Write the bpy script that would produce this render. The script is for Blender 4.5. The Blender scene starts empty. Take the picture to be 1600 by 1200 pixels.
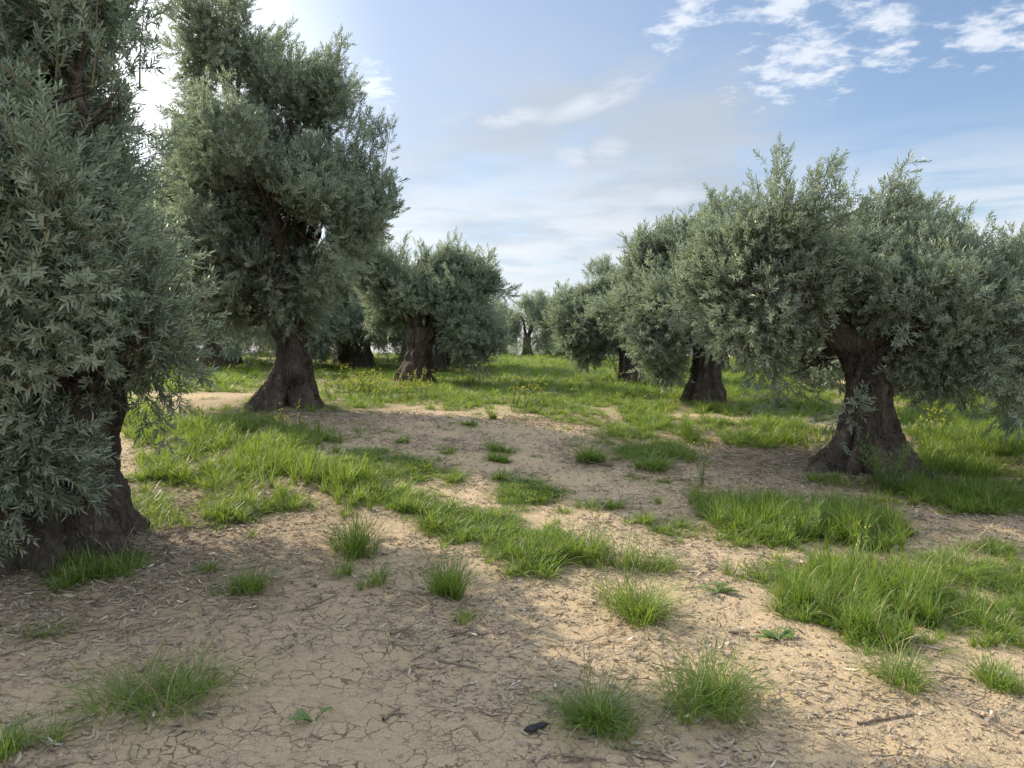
import bpy, math, random
import numpy as np
from mathutils import Vector

R = math.radians
S = bpy.context.scene
COL = S.collection

# ------------------------------------------------------------------ camera
F_PX, CX, CY, EYE = 1160.0, 800.0, 600.0, 1.6          # focal length in pixels of a 1600 wide frame
PITCH = math.atan((600.0 - 553.0) / F_PX)
cam = bpy.data.cameras.new('camera')
cam.sensor_width = 36.0
cam.lens = 36.0 * F_PX / 1600.0
cam.clip_start, cam.clip_end = 0.05, 6000.0
cam_o = bpy.data.objects.new('camera', cam)
cam_o.location = (0, 0, EYE)
cam_o.rotation_euler = (math.pi / 2 - PITCH, 0, 0)
COL.objects.link(cam_o)
S.camera = cam_o

# ------------------------------------------------------------------ sky, sun, exposure
SUN_AZ, SUN_EL = R(-56.0), R(36.0)
SKY_STRENGTH, SUN_STRENGTH, EXPOSURE = 0.068, 2.85, 1.40
S.view_settings.view_transform = 'Standard'
S.view_settings.look = 'None'
S.view_settings.gamma = 1.0
S.view_settings.use_curve_mapping = False
S.view_settings.exposure = EXPOSURE


class NT:
    """short hand for building node trees"""
    def __init__(self, tree):
        self.t = tree
        self.t.nodes.clear()

    def n(self, kind, **kw):
        nd = self.t.nodes.new(kind)
        for k, v in kw.items():
            setattr(nd, k, v)
        return nd

    def put(self, sock, val):
        if hasattr(val, 'is_output'):
            self.t.links.new(val, sock)
        elif val is not None:
            if isinstance(val, (tuple, list)) and len(val) == 3 and sock.type == 'RGBA':
                val = (*val, 1.0)
            sock.default_value = val

    def m(self, op, a, b=None, c=None, clamp=False):
        nd = self.n('ShaderNodeMath', operation=op, use_clamp=clamp)
        for i, v in enumerate((a, b, c)):
            if v is not None:
                self.put(nd.inputs[i], v)
        return nd.outputs[0]

    def mix(self, f, a, b, kind='MIX'):
        nd = self.n('ShaderNodeMix', data_type='RGBA', blend_type=kind)
        self.put(nd.inputs[0], f)
        self.put(nd.inputs[6], a)
        self.put(nd.inputs[7], b)
        return nd.outputs[2]

    def noise(self, vec, scale, detail=4.0, rough=0.55, dist=0.0):
        nd = self.n('ShaderNodeTexNoise')
        if vec is not None:
            self.put(nd.inputs['Vector'], vec)
        nd.inputs['Scale'].default_value = scale
        nd.inputs['Detail'].default_value = detail
        nd.inputs['Roughness'].default_value = rough
        nd.inputs['Distortion'].default_value = dist
        return nd

    def step(self, v, lo, hi, a=0.0, b=1.0):
        nd = self.n('ShaderNodeMapRange', interpolation_type='SMOOTHSTEP')
        self.put(nd.inputs[0], v)
        for i, q in enumerate((lo, hi, a, b)):
            nd.inputs[i + 1].default_value = q
        return nd.outputs[0]

    def attr(self, name):
        return self.n('ShaderNodeAttribute', attribute_name=name)


world = bpy.data.worlds.new('World')
S.world = world
world.use_nodes = True
W = NT(world.node_tree)
sky = W.n('ShaderNodeTexSky', sky_type='NISHITA', sun_disc=False)
sky.sun_elevation, sky.sun_rotation = SUN_EL, SUN_AZ
sky.dust_density, sky.air_density, sky.ozone_density = 1.4, 1.0, 1.4
tc = W.n('ShaderNodeTexCoord')
sep = W.n('ShaderNodeSeparateXYZ')
W.put(sep.inputs[0], tc.outputs['Generated'])
dx, dy, dz = sep.outputs
az = W.m('MULTIPLY', W.m('ARCTAN2', dx, dy), 57.29578)          # degrees, right positive
el = W.m('MULTIPLY', W.m('ARCSINE', dz), 57.29578)
zz = W.m('MAXIMUM', W.m('ADD', dz, 0.06), 0.03)
comb = W.n('ShaderNodeCombineXYZ')
W.put(comb.inputs[0], W.m('DIVIDE', dx, zz))
W.put(comb.inputs[1], W.m('DIVIDE', dy, zz))
plane = comb.outputs[0]
comb2 = W.n('ShaderNodeCombineXYZ')                              # az / el space for soft banks
W.put(comb2.inputs[0], W.m('MULTIPLY', az, 0.05))
W.put(comb2.inputs[1], W.m('MULTIPLY', el, 0.11))
angv = comb2.outputs[0]


def blob(a0, e0, ra, re, tilt=0.0):
    """soft ellipse of cloud cover round a direction, 1 inside to 0 outside"""
    da, de = W.m('SUBTRACT', az, a0), W.m('SUBTRACT', el, e0)
    c, s = math.cos(R(tilt)), math.sin(R(tilt))
    u = W.m('DIVIDE', W.m('ADD', W.m('MULTIPLY', da, c), W.m('MULTIPLY', de, s)), ra)
    v = W.m('DIVIDE', W.m('SUBTRACT', W.m('MULTIPLY', de, c), W.m('MULTIPLY', da, s)), re)
    q = W.m('ADD', W.m('MULTIPLY', u, u), W.m('MULTIPLY', v, v))
    return W.m('SUBTRACT', 1.0, W.m('SQRT', q), clamp=True)


def add_all(vals):
    r = vals[0]
    for v in vals[1:]:
        r = W.m('MAXIMUM', r, v)
    return r


def px_dir(px, py):
    u, v = (px - CX) / F_PX, (CY - py) / F_PX
    y, z = math.cos(PITCH) + v * math.sin(PITCH), v * math.cos(PITCH) - math.sin(PITCH)
    return math.degrees(math.atan2(u, y)), math.degrees(math.atan2(z, math.hypot(u, y)))


fine = W.noise(plane, 11.0, 10.0, 0.62, 0.12).outputs[0]
mid = W.noise(plane, 1.6, 6.0, 0.55, 0.2).outputs[0]
soft = W.noise(angv, 1.6, 5.0, 0.5, 0.3).outputs[0]
# small bright flocks of cloud high on the right
pm = [(1255, 95, 7.0, 3.6, 8), (1075, 25, 4.0, 2.6, 25), (1385, 32, 4.2, 2.0, -4), (1545, 52, 4.5, 2.4, 10),
      (1405, 85, 3.2, 1.4, 0), (1230, 5, 6, 1.7, 0), (585, 135, 2.6, 2.2, -20), (1640, 20, 5, 3, 0), (430, 12, 2.5, 1.0, 0)]
puffs = add_all([blob(*px_dir(a, b), r1, r2, t) for a, b, r1, r2, t in pm])
puff_a = W.step(W.m('ADD', fine, W.m('MULTIPLY', puffs, 0.34)), 0.60, 0.86)
puff_a = W.m('MULTIPLY', puff_a, W.step(puffs, 0.0, 0.22))
# soft grey-white banks in the middle of the sky
bm_ = [(900, 165, 11.5, 2.6, 16), (1060, 205, 9, 6.5, 0), (950, 240, 4.5, 1.9, 12), (1075, 300, 5.5, 2.4, 10),
       (790, 185, 6, 1.7, 8), (1010, 350, 9, 4, 0)]
banks = add_all([blob(*px_dir(a, b), r1, r2, t) for a, b, r1, r2, t in bm_])
wisp = W.noise(plane, 3.2, 9.0, 0.62, 0.5).outputs[0]
field = W.m('ADD', W.m('MULTIPLY', banks, 0.85), W.m('ADD', W.m('MULTIPLY', W.m('SUBTRACT', mid, 0.5), 0.8), W.m('MULTIPLY', W.m('SUBTRACT', wisp, 0.5), 0.7)))
bank_a = W.m('MULTIPLY', W.m('MULTIPLY', W.step(field, 0.02, 0.62), 0.85), W.step(banks, 0.0, 0.25))
bright = add_all([blob(*px_dir(a, b), r1, r2, t) for a, b, r1, r2, t in
                  [(780, 185, 5.5, 1.0, 4), (950, 150, 8.0, 1.1, 18), (895, 245, 1.8, 1.1, 0), (950, 235, 2.2, 1.2, 5),
                   (1060, 305, 2.4, 1.1, 6), (895, 360, 1.3, .6, 0), (560, 480, 14, 2, 4)]])
bright_a = W.m('MULTIPLY', W.m('MULTIPLY', W.step(bright, 0.0, 0.8), W.step(wisp, 0.32, 0.60)), 0.85)
glow_a = W.m('MULTIPLY', W.m('MULTIPLY', W.step(blob(*px_dir(220, 110), 19, 15, 0), 0.0, 0.85), W.step(mid, 0.2, 0.6, 0.6, 1.0)), 0.85)
# layered cloud low over the horizon
lowband = W.m('MULTIPLY', W.step(el, 0.0, 3.0, 0.55, 1.0), W.step(el, 7.0, 17.0, 1.0, 0.0))
stretch = W.n('ShaderNodeCombineXYZ')
W.put(stretch.inputs[0], W.m('MULTIPLY', az, 0.045))
W.put(stretch.inputs[1], W.m('MULTIPLY', el, 0.26))
lown = W.noise(stretch.outputs[0], 2.3, 6.0, 0.55, 0.35).outputs[0]
low_a = W.m('MULTIPLY', W.m('MULTIPLY', W.step(lown, 0.30, 0.62), lowband), 0.85)
# a thin veil thickest towards the sun's side and the horizon
sdot = W.n('ShaderNodeVectorMath', operation='DOT_PRODUCT')
W.put(sdot.inputs[0], tc.outputs['Generated'])
sdot.inputs[1].default_value = (math.sin(SUN_AZ) * math.cos(SUN_EL), math.cos(SUN_AZ) * math.cos(SUN_EL), math.sin(SUN_EL))
off_sun = W.m('MULTIPLY', W.m('ARCCOSINE', W.m('MINIMUM', sdot.outputs['Value'], 0.99999)), 57.29578)
# thin cloud scatters light forwards: bright towards the sun, plain away from it
fwd = W.m('ADD', 1.0, W.m('MULTIPLY', W.m('EXPONENT', W.m('DIVIDE', off_sun, -15.0)), 3.2))
veil = W.step(off_sun, 10.0, 80.0, 0.8, 0.0)
veil = W.m('MULTIPLY', veil, W.step(soft, 0.2, 0.75, 0.75, 1.0))
SKYC = sky.outputs[0]


def cloud(col):
    nd = W.n('ShaderNodeVectorMath', operation='SCALE')
    nd.inputs[0].default_value = col
    W.put(nd.inputs['Scale'], fwd)
    return nd.outputs[0]


# scattered cloud added outside the frame, brighter than inside, to lift the shade
fill_roof = W.m('MULTIPLY', W.step(W.noise(plane, 1.15, 9.0, 0.6, 0.2).outputs[0], 0.36, 0.58), W.step(el, 27.0, 36.0))
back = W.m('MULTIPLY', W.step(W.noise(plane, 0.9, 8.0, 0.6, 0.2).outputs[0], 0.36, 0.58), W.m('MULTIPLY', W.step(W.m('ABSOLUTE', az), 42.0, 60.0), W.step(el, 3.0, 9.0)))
c0 = W.mix(veil, SKYC, cloud((2.8, 3.3, 4.0)))
mid_a = W.m('MULTIPLY', W.m('MULTIPLY', W.step(blob(*px_dir(840, 330), 27, 17, 6), 0.0, 0.7), W.step(W.m('ADD', wisp, mid), 0.75, 1.2, 0.35, 1.0)), 0.72)
c0 = W.mix(mid_a, c0, cloud((3.2, 3.55, 4.0)))
c0 = W.mix(W.m('MULTIPLY', W.m('MAXIMUM', fill_roof, back), 0.85), c0, cloud((8.8, 9.2, 9.6)))
c1 = W.mix(bank_a, c0, cloud((2.9, 3.3, 3.85)))
c2 = W.mix(low_a, c1, cloud((4.9, 5.1, 5.4)))
c3 = W.mix(bright_a, c2, cloud((4.2, 4.5, 5.0)))
c3 = W.mix(glow_a, c3, cloud((6.6, 6.8, 7.1)))
c4 = W.mix(W.m('MULTIPLY', puff_a, 0.85), c3, cloud((4.9, 5.2, 5.7)))
bg = W.n('ShaderNodeBackground')
bg.inputs[1].default_value = SKY_STRENGTH
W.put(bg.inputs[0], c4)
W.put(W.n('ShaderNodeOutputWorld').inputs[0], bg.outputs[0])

sun = bpy.data.lights.new('sun', 'SUN')
sun.energy, sun.angle, sun.color = SUN_STRENGTH, R(0.55), (1.0, 0.85, 0.62)
sun_o = bpy.data.objects.new('sun', sun)
sdir = Vector((math.sin(SUN_AZ) * math.cos(SUN_EL), math.cos(SUN_AZ) * math.cos(SUN_EL), math.sin(SUN_EL)))
sun_o.rotation_euler = sdir.to_track_quat('Z', 'Y').to_euler()
sun_o.location = sdir * 60
COL.objects.link(sun_o)
S.cycles.max_bounces = 7
S.cycles.diffuse_bounces = 4
S.cycles.transmission_bounces = 5
S.cycles.use_denoising = True
S.cycles.caustics_reflective = S.cycles.caustics_refractive = False

# ------------------------------------------------------------------ lie of the land
_py = np.array([-60, -10, 0, 3, 5.4, 8, 11.2, 14.3, 17.4, 21.3, 30, 42, 50, 70, 110, 200, 400, 6000.0])
_pz = np.array([-2.4, -.4, 0, .03, .14, .38, .66, .75, .83, .89, 1.12, 1.42, 1.40, .7, -1.2, -3.2, -4.0, -6.0])
_ty = np.linspace(-60, 420, 4801)
_tz = np.interp(_ty, _py, _pz)
_k = np.hanning(41); _k /= _k.sum()
_tz = np.convolve(np.pad(_tz, 20, mode='edge'), _k, mode='valid')


def terrain(x, y):
    x, y = np.asarray(x, float), np.asarray(y, float)
    p = np.where(y < 419, np.interp(y, _ty, _tz), np.interp(y, _py, _pz))
    t = np.interp(y, [0, 4, 18, 42, 80], [0, .018, .03, .02, 0])
    z = p - t * 9 * np.tanh(x / 9)
    z = z + .022 * np.sin(x * 1.31 + .6 * y) * np.sin(y * .93 + 1.0) + .012 * np.sin(x * 3.1 + 1.7) * np.sin(y * 2.7 - .5 * x)
    z = z + .006 * np.sin(x * 7.3 + y * 2.1) * np.sin(y * 6.1 - x * 3.3)
    return z


def ray(px, py):
    u, v = (px - CX) / F_PX, (CY - py) / F_PX
    return np.array([u, math.cos(PITCH) + v * math.sin(PITCH), v * math.cos(PITCH) - math.sin(PITCH)])


def ground_at(px, py):
    d = ray(px, py)
    ts = np.geomspace(1.5, 90, 3000)
    g = terrain(d[0] * ts, d[1] * ts) - (EYE + d[2] * ts)
    i = int(np.argmax(g > 0)) if (g > 0).any() else len(ts) - 1
    t = ts[i]
    x, y = d[0] * t, d[1] * t
    return np.array([x, y, float(terrain(x, y))])


def at(px, py, depth):
    d = ray(px, py)
    return np.array([0, 0, EYE]) + d * (depth / d[1])


def to_px(x, y, z):
    yy, zz_ = y, z - EYE
    f = yy * math.cos(PITCH) - zz_ * math.sin(PITCH)
    up = yy * math.sin(PITCH) + zz_ * math.cos(PITCH)
    f = np.maximum(f, .01)
    return CX + F_PX * x / f, CY - F_PX * up / f


# ------------------------------------------------------------------ mesh helpers
def mesh_np(name, V, faces, mats, midx=None, attrs=None, smooth=False):
    """faces: list of int arrays (n,3) or (n,4); midx: list of one int or array per face array"""
    me = bpy.data.meshes.new(name)
    V = np.asarray(V, np.float32)
    me.vertices.add(len(V))
    me.vertices.foreach_set('co', V.ravel())
    if faces:
        loops = np.concatenate([f.ravel() for f in faces]).astype(np.int32)
        sizes = np.concatenate([np.full(len(f), f.shape[1]) for f in faces])
        starts = np.concatenate([[0], np.cumsum(sizes)[:-1]]).astype(np.int32)
        me.loops.add(len(loops))
        me.loops.foreach_set('vertex_index', loops)
        me.polygons.add(len(sizes))
        me.polygons.foreach_set('loop_start', starts)
        if midx is not None:
            mi = np.concatenate([np.full(len(f), m) if np.isscalar(m) else m for f, m in zip(faces, midx)]).astype(np.int32)
            me.polygons.foreach_set('material_index', mi)
        me.polygons.foreach_set('use_smooth', np.full(len(sizes), smooth))
    for k, (kind, arr) in (attrs or {}).items():
        a = me.attributes.new(k, kind, 'POINT')
        key = 'vector' if kind == 'FLOAT_VECTOR' else 'value'
        a.data.foreach_set(key, np.asarray(arr, np.int32 if kind == 'INT' else np.float32).ravel())
    for m in mats:
        me.materials.append(m)
    me.update(calc_edges=True)
    return me


def link(name, me, parent=None, loc=None):
    o = bpy.data.objects.new(name, me)
    COL.objects.link(o)
    if parent is not None:
        o.parent = parent
    if loc is not None:
        o.location = [float(q) for q in loc]
    return o


def tag(o, label=None, cat=None, group=None, kind=None):
    for k, v in (('label', label), ('category', cat), ('group', group), ('kind', kind)):
        if v:
            o[k] = v
    return o


def unit(v):
    return v / np.maximum(np.linalg.norm(v, axis=-1, keepdims=True), 1e-9)


def frames(d, rng, roll=None):
    """rotation matrices whose Z axis is d, with a random roll"""
    d = unit(d)
    ref = np.where(np.abs(d[:, 2:3]) < .9, np.array([[0, 0, 1.0]]), np.array([[1.0, 0, 0]]))
    x = unit(np.cross(ref, d))
    y = np.cross(d, x)
    a = rng.uniform(0, 2 * np.pi, len(d)) if roll is None else roll
    c, s = np.cos(a)[:, None], np.sin(a)[:, None]
    X, Y = c * x + s * y, -s * x + c * y
    return np.stack([X, Y, d], axis=2)


def eulers(M):
    ry = -np.arcsin(np.clip(M[:, 2, 0], -1, 1))
    return np.stack([np.arctan2(M[:, 2, 1], M[:, 2, 2]), ry, np.arctan2(M[:, 1, 0], M[:, 0, 0])], axis=1)


_gn = {}


def scatter_group(nv):
    """the object's own mesh holds nv small source shapes and the points they are set out on"""
    if nv in _gn:
        return _gn[nv]
    g = bpy.data.node_groups.new('scatter_%d' % nv, 'GeometryNodeTree')
    g.interface.new_socket('Geometry', in_out='INPUT', socket_type='NodeSocketGeometry')
    g.interface.new_socket('Geometry', in_out='OUTPUT', socket_type='NodeSocketGeometry')
    N, L = g.nodes, g.links
    gi, go, jn = N.new('NodeGroupInput'), N.new('NodeGroupOutput'), N.new('GeometryNodeJoinGeometry')

    def named(nm, ty):
        a = N.new('GeometryNodeInputNamedAttribute'); a.data_type = ty
        a.inputs['Name'].default_value = nm
        return a.outputs[0]

    def pick(k):
        c = N.new('FunctionNodeCompare'); c.data_type = 'INT'; c.operation = 'EQUAL'
        L.new(named('src', 'INT'), c.inputs[2]); c.inputs[3].default_value = k
        s = N.new('GeometryNodeSeparateGeometry'); s.domain = 'POINT'
        L.new(gi.outputs[0], s.inputs[0]); L.new(c.outputs[0], s.inputs[1])
        return s.outputs[0]
    for k in range(nv):
        ip = N.new('GeometryNodeInstanceOnPoints')
        L.new(pick(100 + k), ip.inputs['Points'])
        L.new(pick(k), ip.inputs['Instance'])
        L.new(named('rot', 'FLOAT_VECTOR'), ip.inputs['Rotation'])
        L.new(named('scl', 'FLOAT_VECTOR'), ip.inputs['Scale'])
        L.new(ip.outputs[0], jn.inputs[0])
    L.new(jn.outputs[0], go.inputs[0])
    _gn[nv] = g
    return g


def scatter_mesh(name, sources, P, rot, scl, mats, rng, pick=None):
    """sources: list of (V, [faces], [midx], rnd) shapes"""
    V, F, MI, rnd, src = [], [], [], [], []
    off = 0
    for k, (v, fs, ms, r) in enumerate(sources):
        V.append(v); rnd.append(r); src.append(np.full(len(v), k))
        for f, m_ in zip(fs, ms):
            F.append(f + off); MI.append(m_)
        off += len(v)
    n, nb = len(P), off
    V.append(P); rnd.append(rng.random(n))
    src.append(100 + (rng.integers(0, len(sources), n) if pick is None else pick))
    scl = np.asarray(scl, float)
    if scl.ndim == 1:
        scl = np.repeat(scl[:, None], 3, axis=1)
    pad = np.zeros((nb, 3))
    attrs = {'src': ('INT', np.concatenate(src)), 'rnd': ('FLOAT', np.concatenate(rnd)),
             'rot': ('FLOAT_VECTOR', np.vstack([pad, rot])), 'scl': ('FLOAT_VECTOR', np.vstack([pad + 1, scl]))}
    return mesh_np(name, np.vstack(V), F, mats, MI, attrs)


def scatter(name, nv, me, parent=None, loc=None):
    o = link(name, me, parent, loc)
    md = o.modifiers.new('scatter', 'NODES')
    md.node_group = scatter_group(nv)
    return o


def tube(path, radii, sides=8, rng=None, rough=0.0):
    """swept tube along a polyline -> V, quads"""
    path = np.asarray(path, float); radii = np.asarray(radii, float)
    n = len(path)
    tan = unit(np.gradient(path, axis=0))
    ref = np.array([0, 0, 1.0]) if abs(tan[0][2]) < .8 else np.array([1.0, 0, 0])
    x = unit(np.cross(ref, tan[0]))
    th = np.linspace(0, 2 * np.pi, sides, endpoint=False)
    V = []
    for i in range(n):
        x = unit(x - tan[i] * np.dot(x, tan[i]))
        y = np.cross(tan[i], x)
        r = radii[i] * (1 + (rng.uniform(-rough, rough, sides) if rng is not None and rough else 0))
        V.append(path[i] + (np.cos(th) * r)[:, None] * x + (np.sin(th) * r)[:, None] * y)
    V = np.vstack(V)
    a = np.arange(sides); b = (a + 1) % sides
    q = np.vstack([np.stack([i * sides + a, i * sides + b, (i + 1) * sides + b, (i + 1) * sides + a], 1) for i in range(n - 1)])
    return V, q


def bez(p0, p1, p2, p3, n):
    t = np.linspace(0, 1, n)[:, None]
    return (1 - t) ** 3 * p0 + 3 * (1 - t) ** 2 * t * p1 + 3 * (1 - t) * t * t * p2 + t ** 3 * p3


# ------------------------------------------------------------------ materials
def new_mat(name):
    m = bpy.data.materials.new(name)
    m.use_nodes = True
    return m, NT(m.node_tree)


def out(T, shader, disp=None):
    o = T.n('ShaderNodeOutputMaterial')
    T.put(o.inputs[0], shader)
    if disp is not None:
        T.put(o.inputs[2], disp)


def bump(T, h, strength, dist):
    b = T.n('ShaderNodeBump')
    b.inputs['Strength'].default_value = strength
    b.inputs['Distance'].default_value = dist
    T.put(b.inputs['Height'], h)
    return b.outputs[0]


def principled(T, col, rough=.8, spec=.3, normal=None):
    p = T.n('ShaderNodeBsdfPrincipled')
    T.put(p.inputs['Base Color'], col)
    T.put(p.inputs['Roughness'], rough)
    p.inputs['Specular IOR Level'].default_value = spec
    if normal is not None:
        T.put(p.inputs['Normal'], normal)
    return p


def leafy(name, top_a, top_b, under_a, under_b, trans, tmix, odd=None, odd_share=.02, rough=.45, spec=.35):
    """thin leaf: its own colour above and below, some light through it"""
    m, T = new_mat(name)
    r = T.attr('rnd').outputs['Fac']
    ob = T.n('ShaderNodeObjectInfo').outputs['Random']
    t = T.m('FRACT', T.m('ADD', r, T.m('MULTIPLY', ob, 3.7)))
    back = T.n('ShaderNodeNewGeometry').outputs['Backfacing']
    top = T.mix(t, top_a, top_b)
    und = T.mix(t, under_a, under_b)
    c = T.mix(back, top, und)
    if odd:
        f = T.m('GREATER_THAN', T.m('FRACT', T.m('MULTIPLY', T.m('ADD', r, ob), 17.3)), 1 - odd_share)
        c = T.mix(f, c, odd)
    p = principled(T, c, rough, spec)
    tr = T.n('ShaderNodeBsdfTranslucent')
    T.put(tr.inputs[0], T.mix(t, trans, tuple(q * .75 for q in trans)))
    mx = T.n('ShaderNodeMixShader')
    mx.inputs[0].default_value = tmix
    T.put(mx.inputs[1], p.outputs[0]); T.put(mx.inputs[2], tr.outputs[0])
    out(T, mx.outputs[0])
    return m


M_LEAF = leafy('olive_leaf', (.112, .168, .134), (.172, .224, .170), (.31, .37, .32), (.42, .48, .41), (.34, .42, .25), .40, (.34, .27, .10), .020, .38, .6)
M_GRASS = leafy('grass_blade', (.056, .130, .024), (.155, .228, .048), (.06, .135, .028), (.155, .228, .048), (.30, .42, .05), .42, (.42, .38, .21), .08, .45, .4)
M_STRAW = leafy('dry_stalk', (.36, .31, .18), (.27, .23, .12), (.36, .31, .18), (.27, .23, .12), (.3, .25, .1), .2)
M_LITTER = leafy('dry_leaf', (.19, .155, .125), (.36, .31, .255), (.25, .215, .185), (.44, .40, .345), (.2, .14, .07), .08, (.56, .52, .45), .03, .7, .2)
M_YELLOW = leafy('yellow_petal', (.72, .66, .06), (.80, .74, .12), (.7, .62, .06), (.78, .7, .1), (.7, .62, .05), .3)
M_WEED = leafy('weed_leaf', (.09, .17, .05), (.17, .25, .085), (.12, .19, .07), (.19, .26, .10), (.22, .33, .06), .35)


def bark():
    m, T = new_mat('olive_bark')
    co = T.n('ShaderNodeTexCoord').outputs['Object']
    mp = T.n('ShaderNodeMapping')
    mp.inputs['Scale'].default_value = (1, 1, .13)
    T.put(mp.inputs[0], co)
    warp = T.noise(co, 5, 3).outputs['Color']
    v = T.n('ShaderNodeVectorMath', operation='MULTIPLY_ADD')
    T.put(v.inputs[0], warp); v.inputs[1].default_value = (.12, .12, .12); T.put(v.inputs[2], mp.outputs[0])
    vo = T.n('ShaderNodeTexVoronoi', feature='DISTANCE_TO_EDGE')
    vo.inputs['Scale'].default_value = 24
    T.put(vo.inputs['Vector'], v.outputs[0])
    plates = T.step(vo.outputs['Distance'], 0.0, .22)
    n1 = T.noise(v.outputs[0], 38, 6, .65).outputs[0]
    n2 = T.noise(co, 3.2, 5, .6).outputs[0]
    n3 = T.noise(v.outputs[0], 9, 5, .6).outputs[0]
    c = T.mix(n1, (.036, .030, .026), (.115, .096, .080))
    c = T.mix(T.m('MULTIPLY', T.step(n2, .45, .72), .55), c, (.150, .134, .116))
    c = T.mix(T.m('MULTIPLY', T.step(n3, .52, .66), .7), c, (.155, .125, .098))
    c = T.mix(T.m('MULTIPLY', T.step(n3, .46, .36), .7), c, (.03, .024, .02))
    h = T.m('ADD', T.m('MULTIPLY', plates, .35), T.m('ADD', T.m('MULTIPLY', n1, .6), T.m('MULTIPLY', n3, 1.3)))
    out(T, principled(T, c, .9, .15, bump(T, h, 1.0, .045)).outputs[0])
    return m


M_BARK = bark()


def wood(name, a, b):
    m, T = new_mat(name)
    co = T.n('ShaderNodeTexCoord').outputs['Object']
    n1 = T.noise(co, 60, 4, .6).outputs[0]
    out(T, principled(T, T.mix(n1, a, b), .9, .15, bump(T, n1, .6, .004)).outputs[0])
    return m


M_STICK = wood('weathered_stick', (.10, .08, .062), (.23, .19, .155))
M_CHAR = wood('charred_wood', (.018, .018, .020), (.06, .06, .065))
M_TWIG = wood('olive_twig', (.09, .085, .05), (.17, .15, .10))


def soil():
    m, T = new_mat('cracked_soil')
    co = T.n('ShaderNodeTexCoord').outputs['Object']
    warp = T.noise(co, 7, 4, .6).outputs['Color']
    v = T.n('ShaderNodeVectorMath', operation='MULTIPLY_ADD')
    T.put(v.inputs[0], warp); v.inputs[1].default_value = (.12, .12, .0); T.put(v.inputs[2], co)
    v0 = v
    v = T.n('ShaderNodeVectorMath', operation='MULTIPLY_ADD')
    T.put(v.inputs[0], T.noise(co, 38, 3, .6).outputs['Color']); v.inputs[1].default_value = (.022, .022, .0); T.put(v.inputs[2], v0.outputs[0])
    flat = T.n('ShaderNodeVectorMath', operation='MULTIPLY')
    T.put(flat.inputs[0], v.outputs[0]); flat.inputs[1].default_value = (1, 1, 0)
    fv = flat.outputs[0]
    flat2 = T.n('ShaderNodeVectorMath', operation='MULTIPLY')
    T.put(flat2.inputs[0], co); flat2.inputs[1].default_value = (1, 1, 0)
    gv = flat2.outputs[0]

    def cracks(scale, w):
        vo = T.n('ShaderNodeTexVoronoi', feature='DISTANCE_TO_EDGE')
        vo.inputs['Scale'].default_value = scale
        T.put(vo.inputs['Vector'], fv)
        wn = T.m('MULTIPLY', vo.outputs['Distance'], T.step(T.noise(gv, 6.5, 3, .6).outputs[0], .3, .7, 2.2, .55))
        return T.step(wn, w * .2, w, 1.0, 0.0)
    big = T.noise(gv, .55, 4, .55).outputs[0]
    med = T.noise(gv, 2.3, 5, .6).outputs[0]
    fin = T.noise(gv, 24, 6, .68).outputs[0]
    grit = T.noise(gv, 140, 4, .7).outputs[0]
    lines = T.noise(gv, 5.0, 3, .6).outputs[0]
    where = T.attr('cracked').outputs['Fac']
    cell = T.n('ShaderNodeTexVoronoi', feature='F1')
    cell.inputs['Scale'].default_value = 12.0
    T.put(cell.inputs['Vector'], fv)
    cellr = T.m('FRACT', T.m('MULTIPLY', cell.outputs['Color'], 7.31))
    w1 = T.m('MULTIPLY', where, T.step(lines, .40, .60))
    crack = T.m('MAXIMUM', T.m('MULTIPLY', cracks(12.0, .034), w1), T.m('MULTIPLY', T.m('MULTIPLY', cracks(25, .04), where), T.step(med, .52, .66, 0, .6)))
    c = T.mix(T.step(big, .3, .7), (.365, .288, .196), (.415, .325, .216))
    c = T.mix(T.step(med, .42, .75, 0, .55), c, (.33, .268, .196))
    c = T.mix(T.step(fin, .35, .62, 0, .55), c, (.52, .425, .30))
    rub = T.noise(gv, 62, 5, .7).outputs[0]
    c = T.mix(T.step(rub, .50, .66, 0, .55), c, (.25, .20, .15))
    c = T.mix(T.step(rub, .46, .34, 0, .45), c, (.55, .45, .32))
    c = T.mix(T.step(fin, .52, .75, 0, .6), c, (.24, .19, .138))
    c = T.mix(T.step(grit, .56, .74, 0, .5), c, (.22, .175, .13))
    c = T.mix(T.m('MULTIPLY', T.m('MULTIPLY', cellr, where), .35), c, (.33, .262, .185))
    # straw-coloured chaff lying in drifts
    ch = T.m('MULTIPLY', T.step(T.noise(gv, 1.1, 3, .6).outputs[0], .48, .68), T.step(grit, .42, .62))
    ch = T.m('MULTIPLY', ch, T.step(where, 0, 1, .55, .22))
    c = T.mix(ch, c, (.62, .48, .27))
    # dark rotted leaf mould round the trunks
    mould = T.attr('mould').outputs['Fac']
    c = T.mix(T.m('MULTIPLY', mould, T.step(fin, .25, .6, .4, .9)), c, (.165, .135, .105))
    c = T.mix(T.attr('green').outputs['Fac'], c, (.14, .155, .065))
    c = T.mix(T.m('MULTIPLY', crack, .62), c, (.10, .076, .056))
    h = T.m('ADD', T.m('ADD', T.m('MULTIPLY', fin, .7), T.m('MULTIPLY', rub, .45)), T.m('MULTIPLY', grit, .2))
    h = T.m('ADD', h, T.m('MULTIPLY', T.noise(gv, 11, 6, .65).outputs[0], 1.5))
    h = T.m('ADD', h, T.m('MULTIPLY', T.m('MULTIPLY', cellr, where), .5))
    h = T.m('SUBTRACT', h, T.m('MULTIPLY', crack, 1.3))
    out(T, principled(T, c, .95, .1, bump(T, h, 1.0, .022)).outputs[0])
    return m


M_SOIL = soil()

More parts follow.
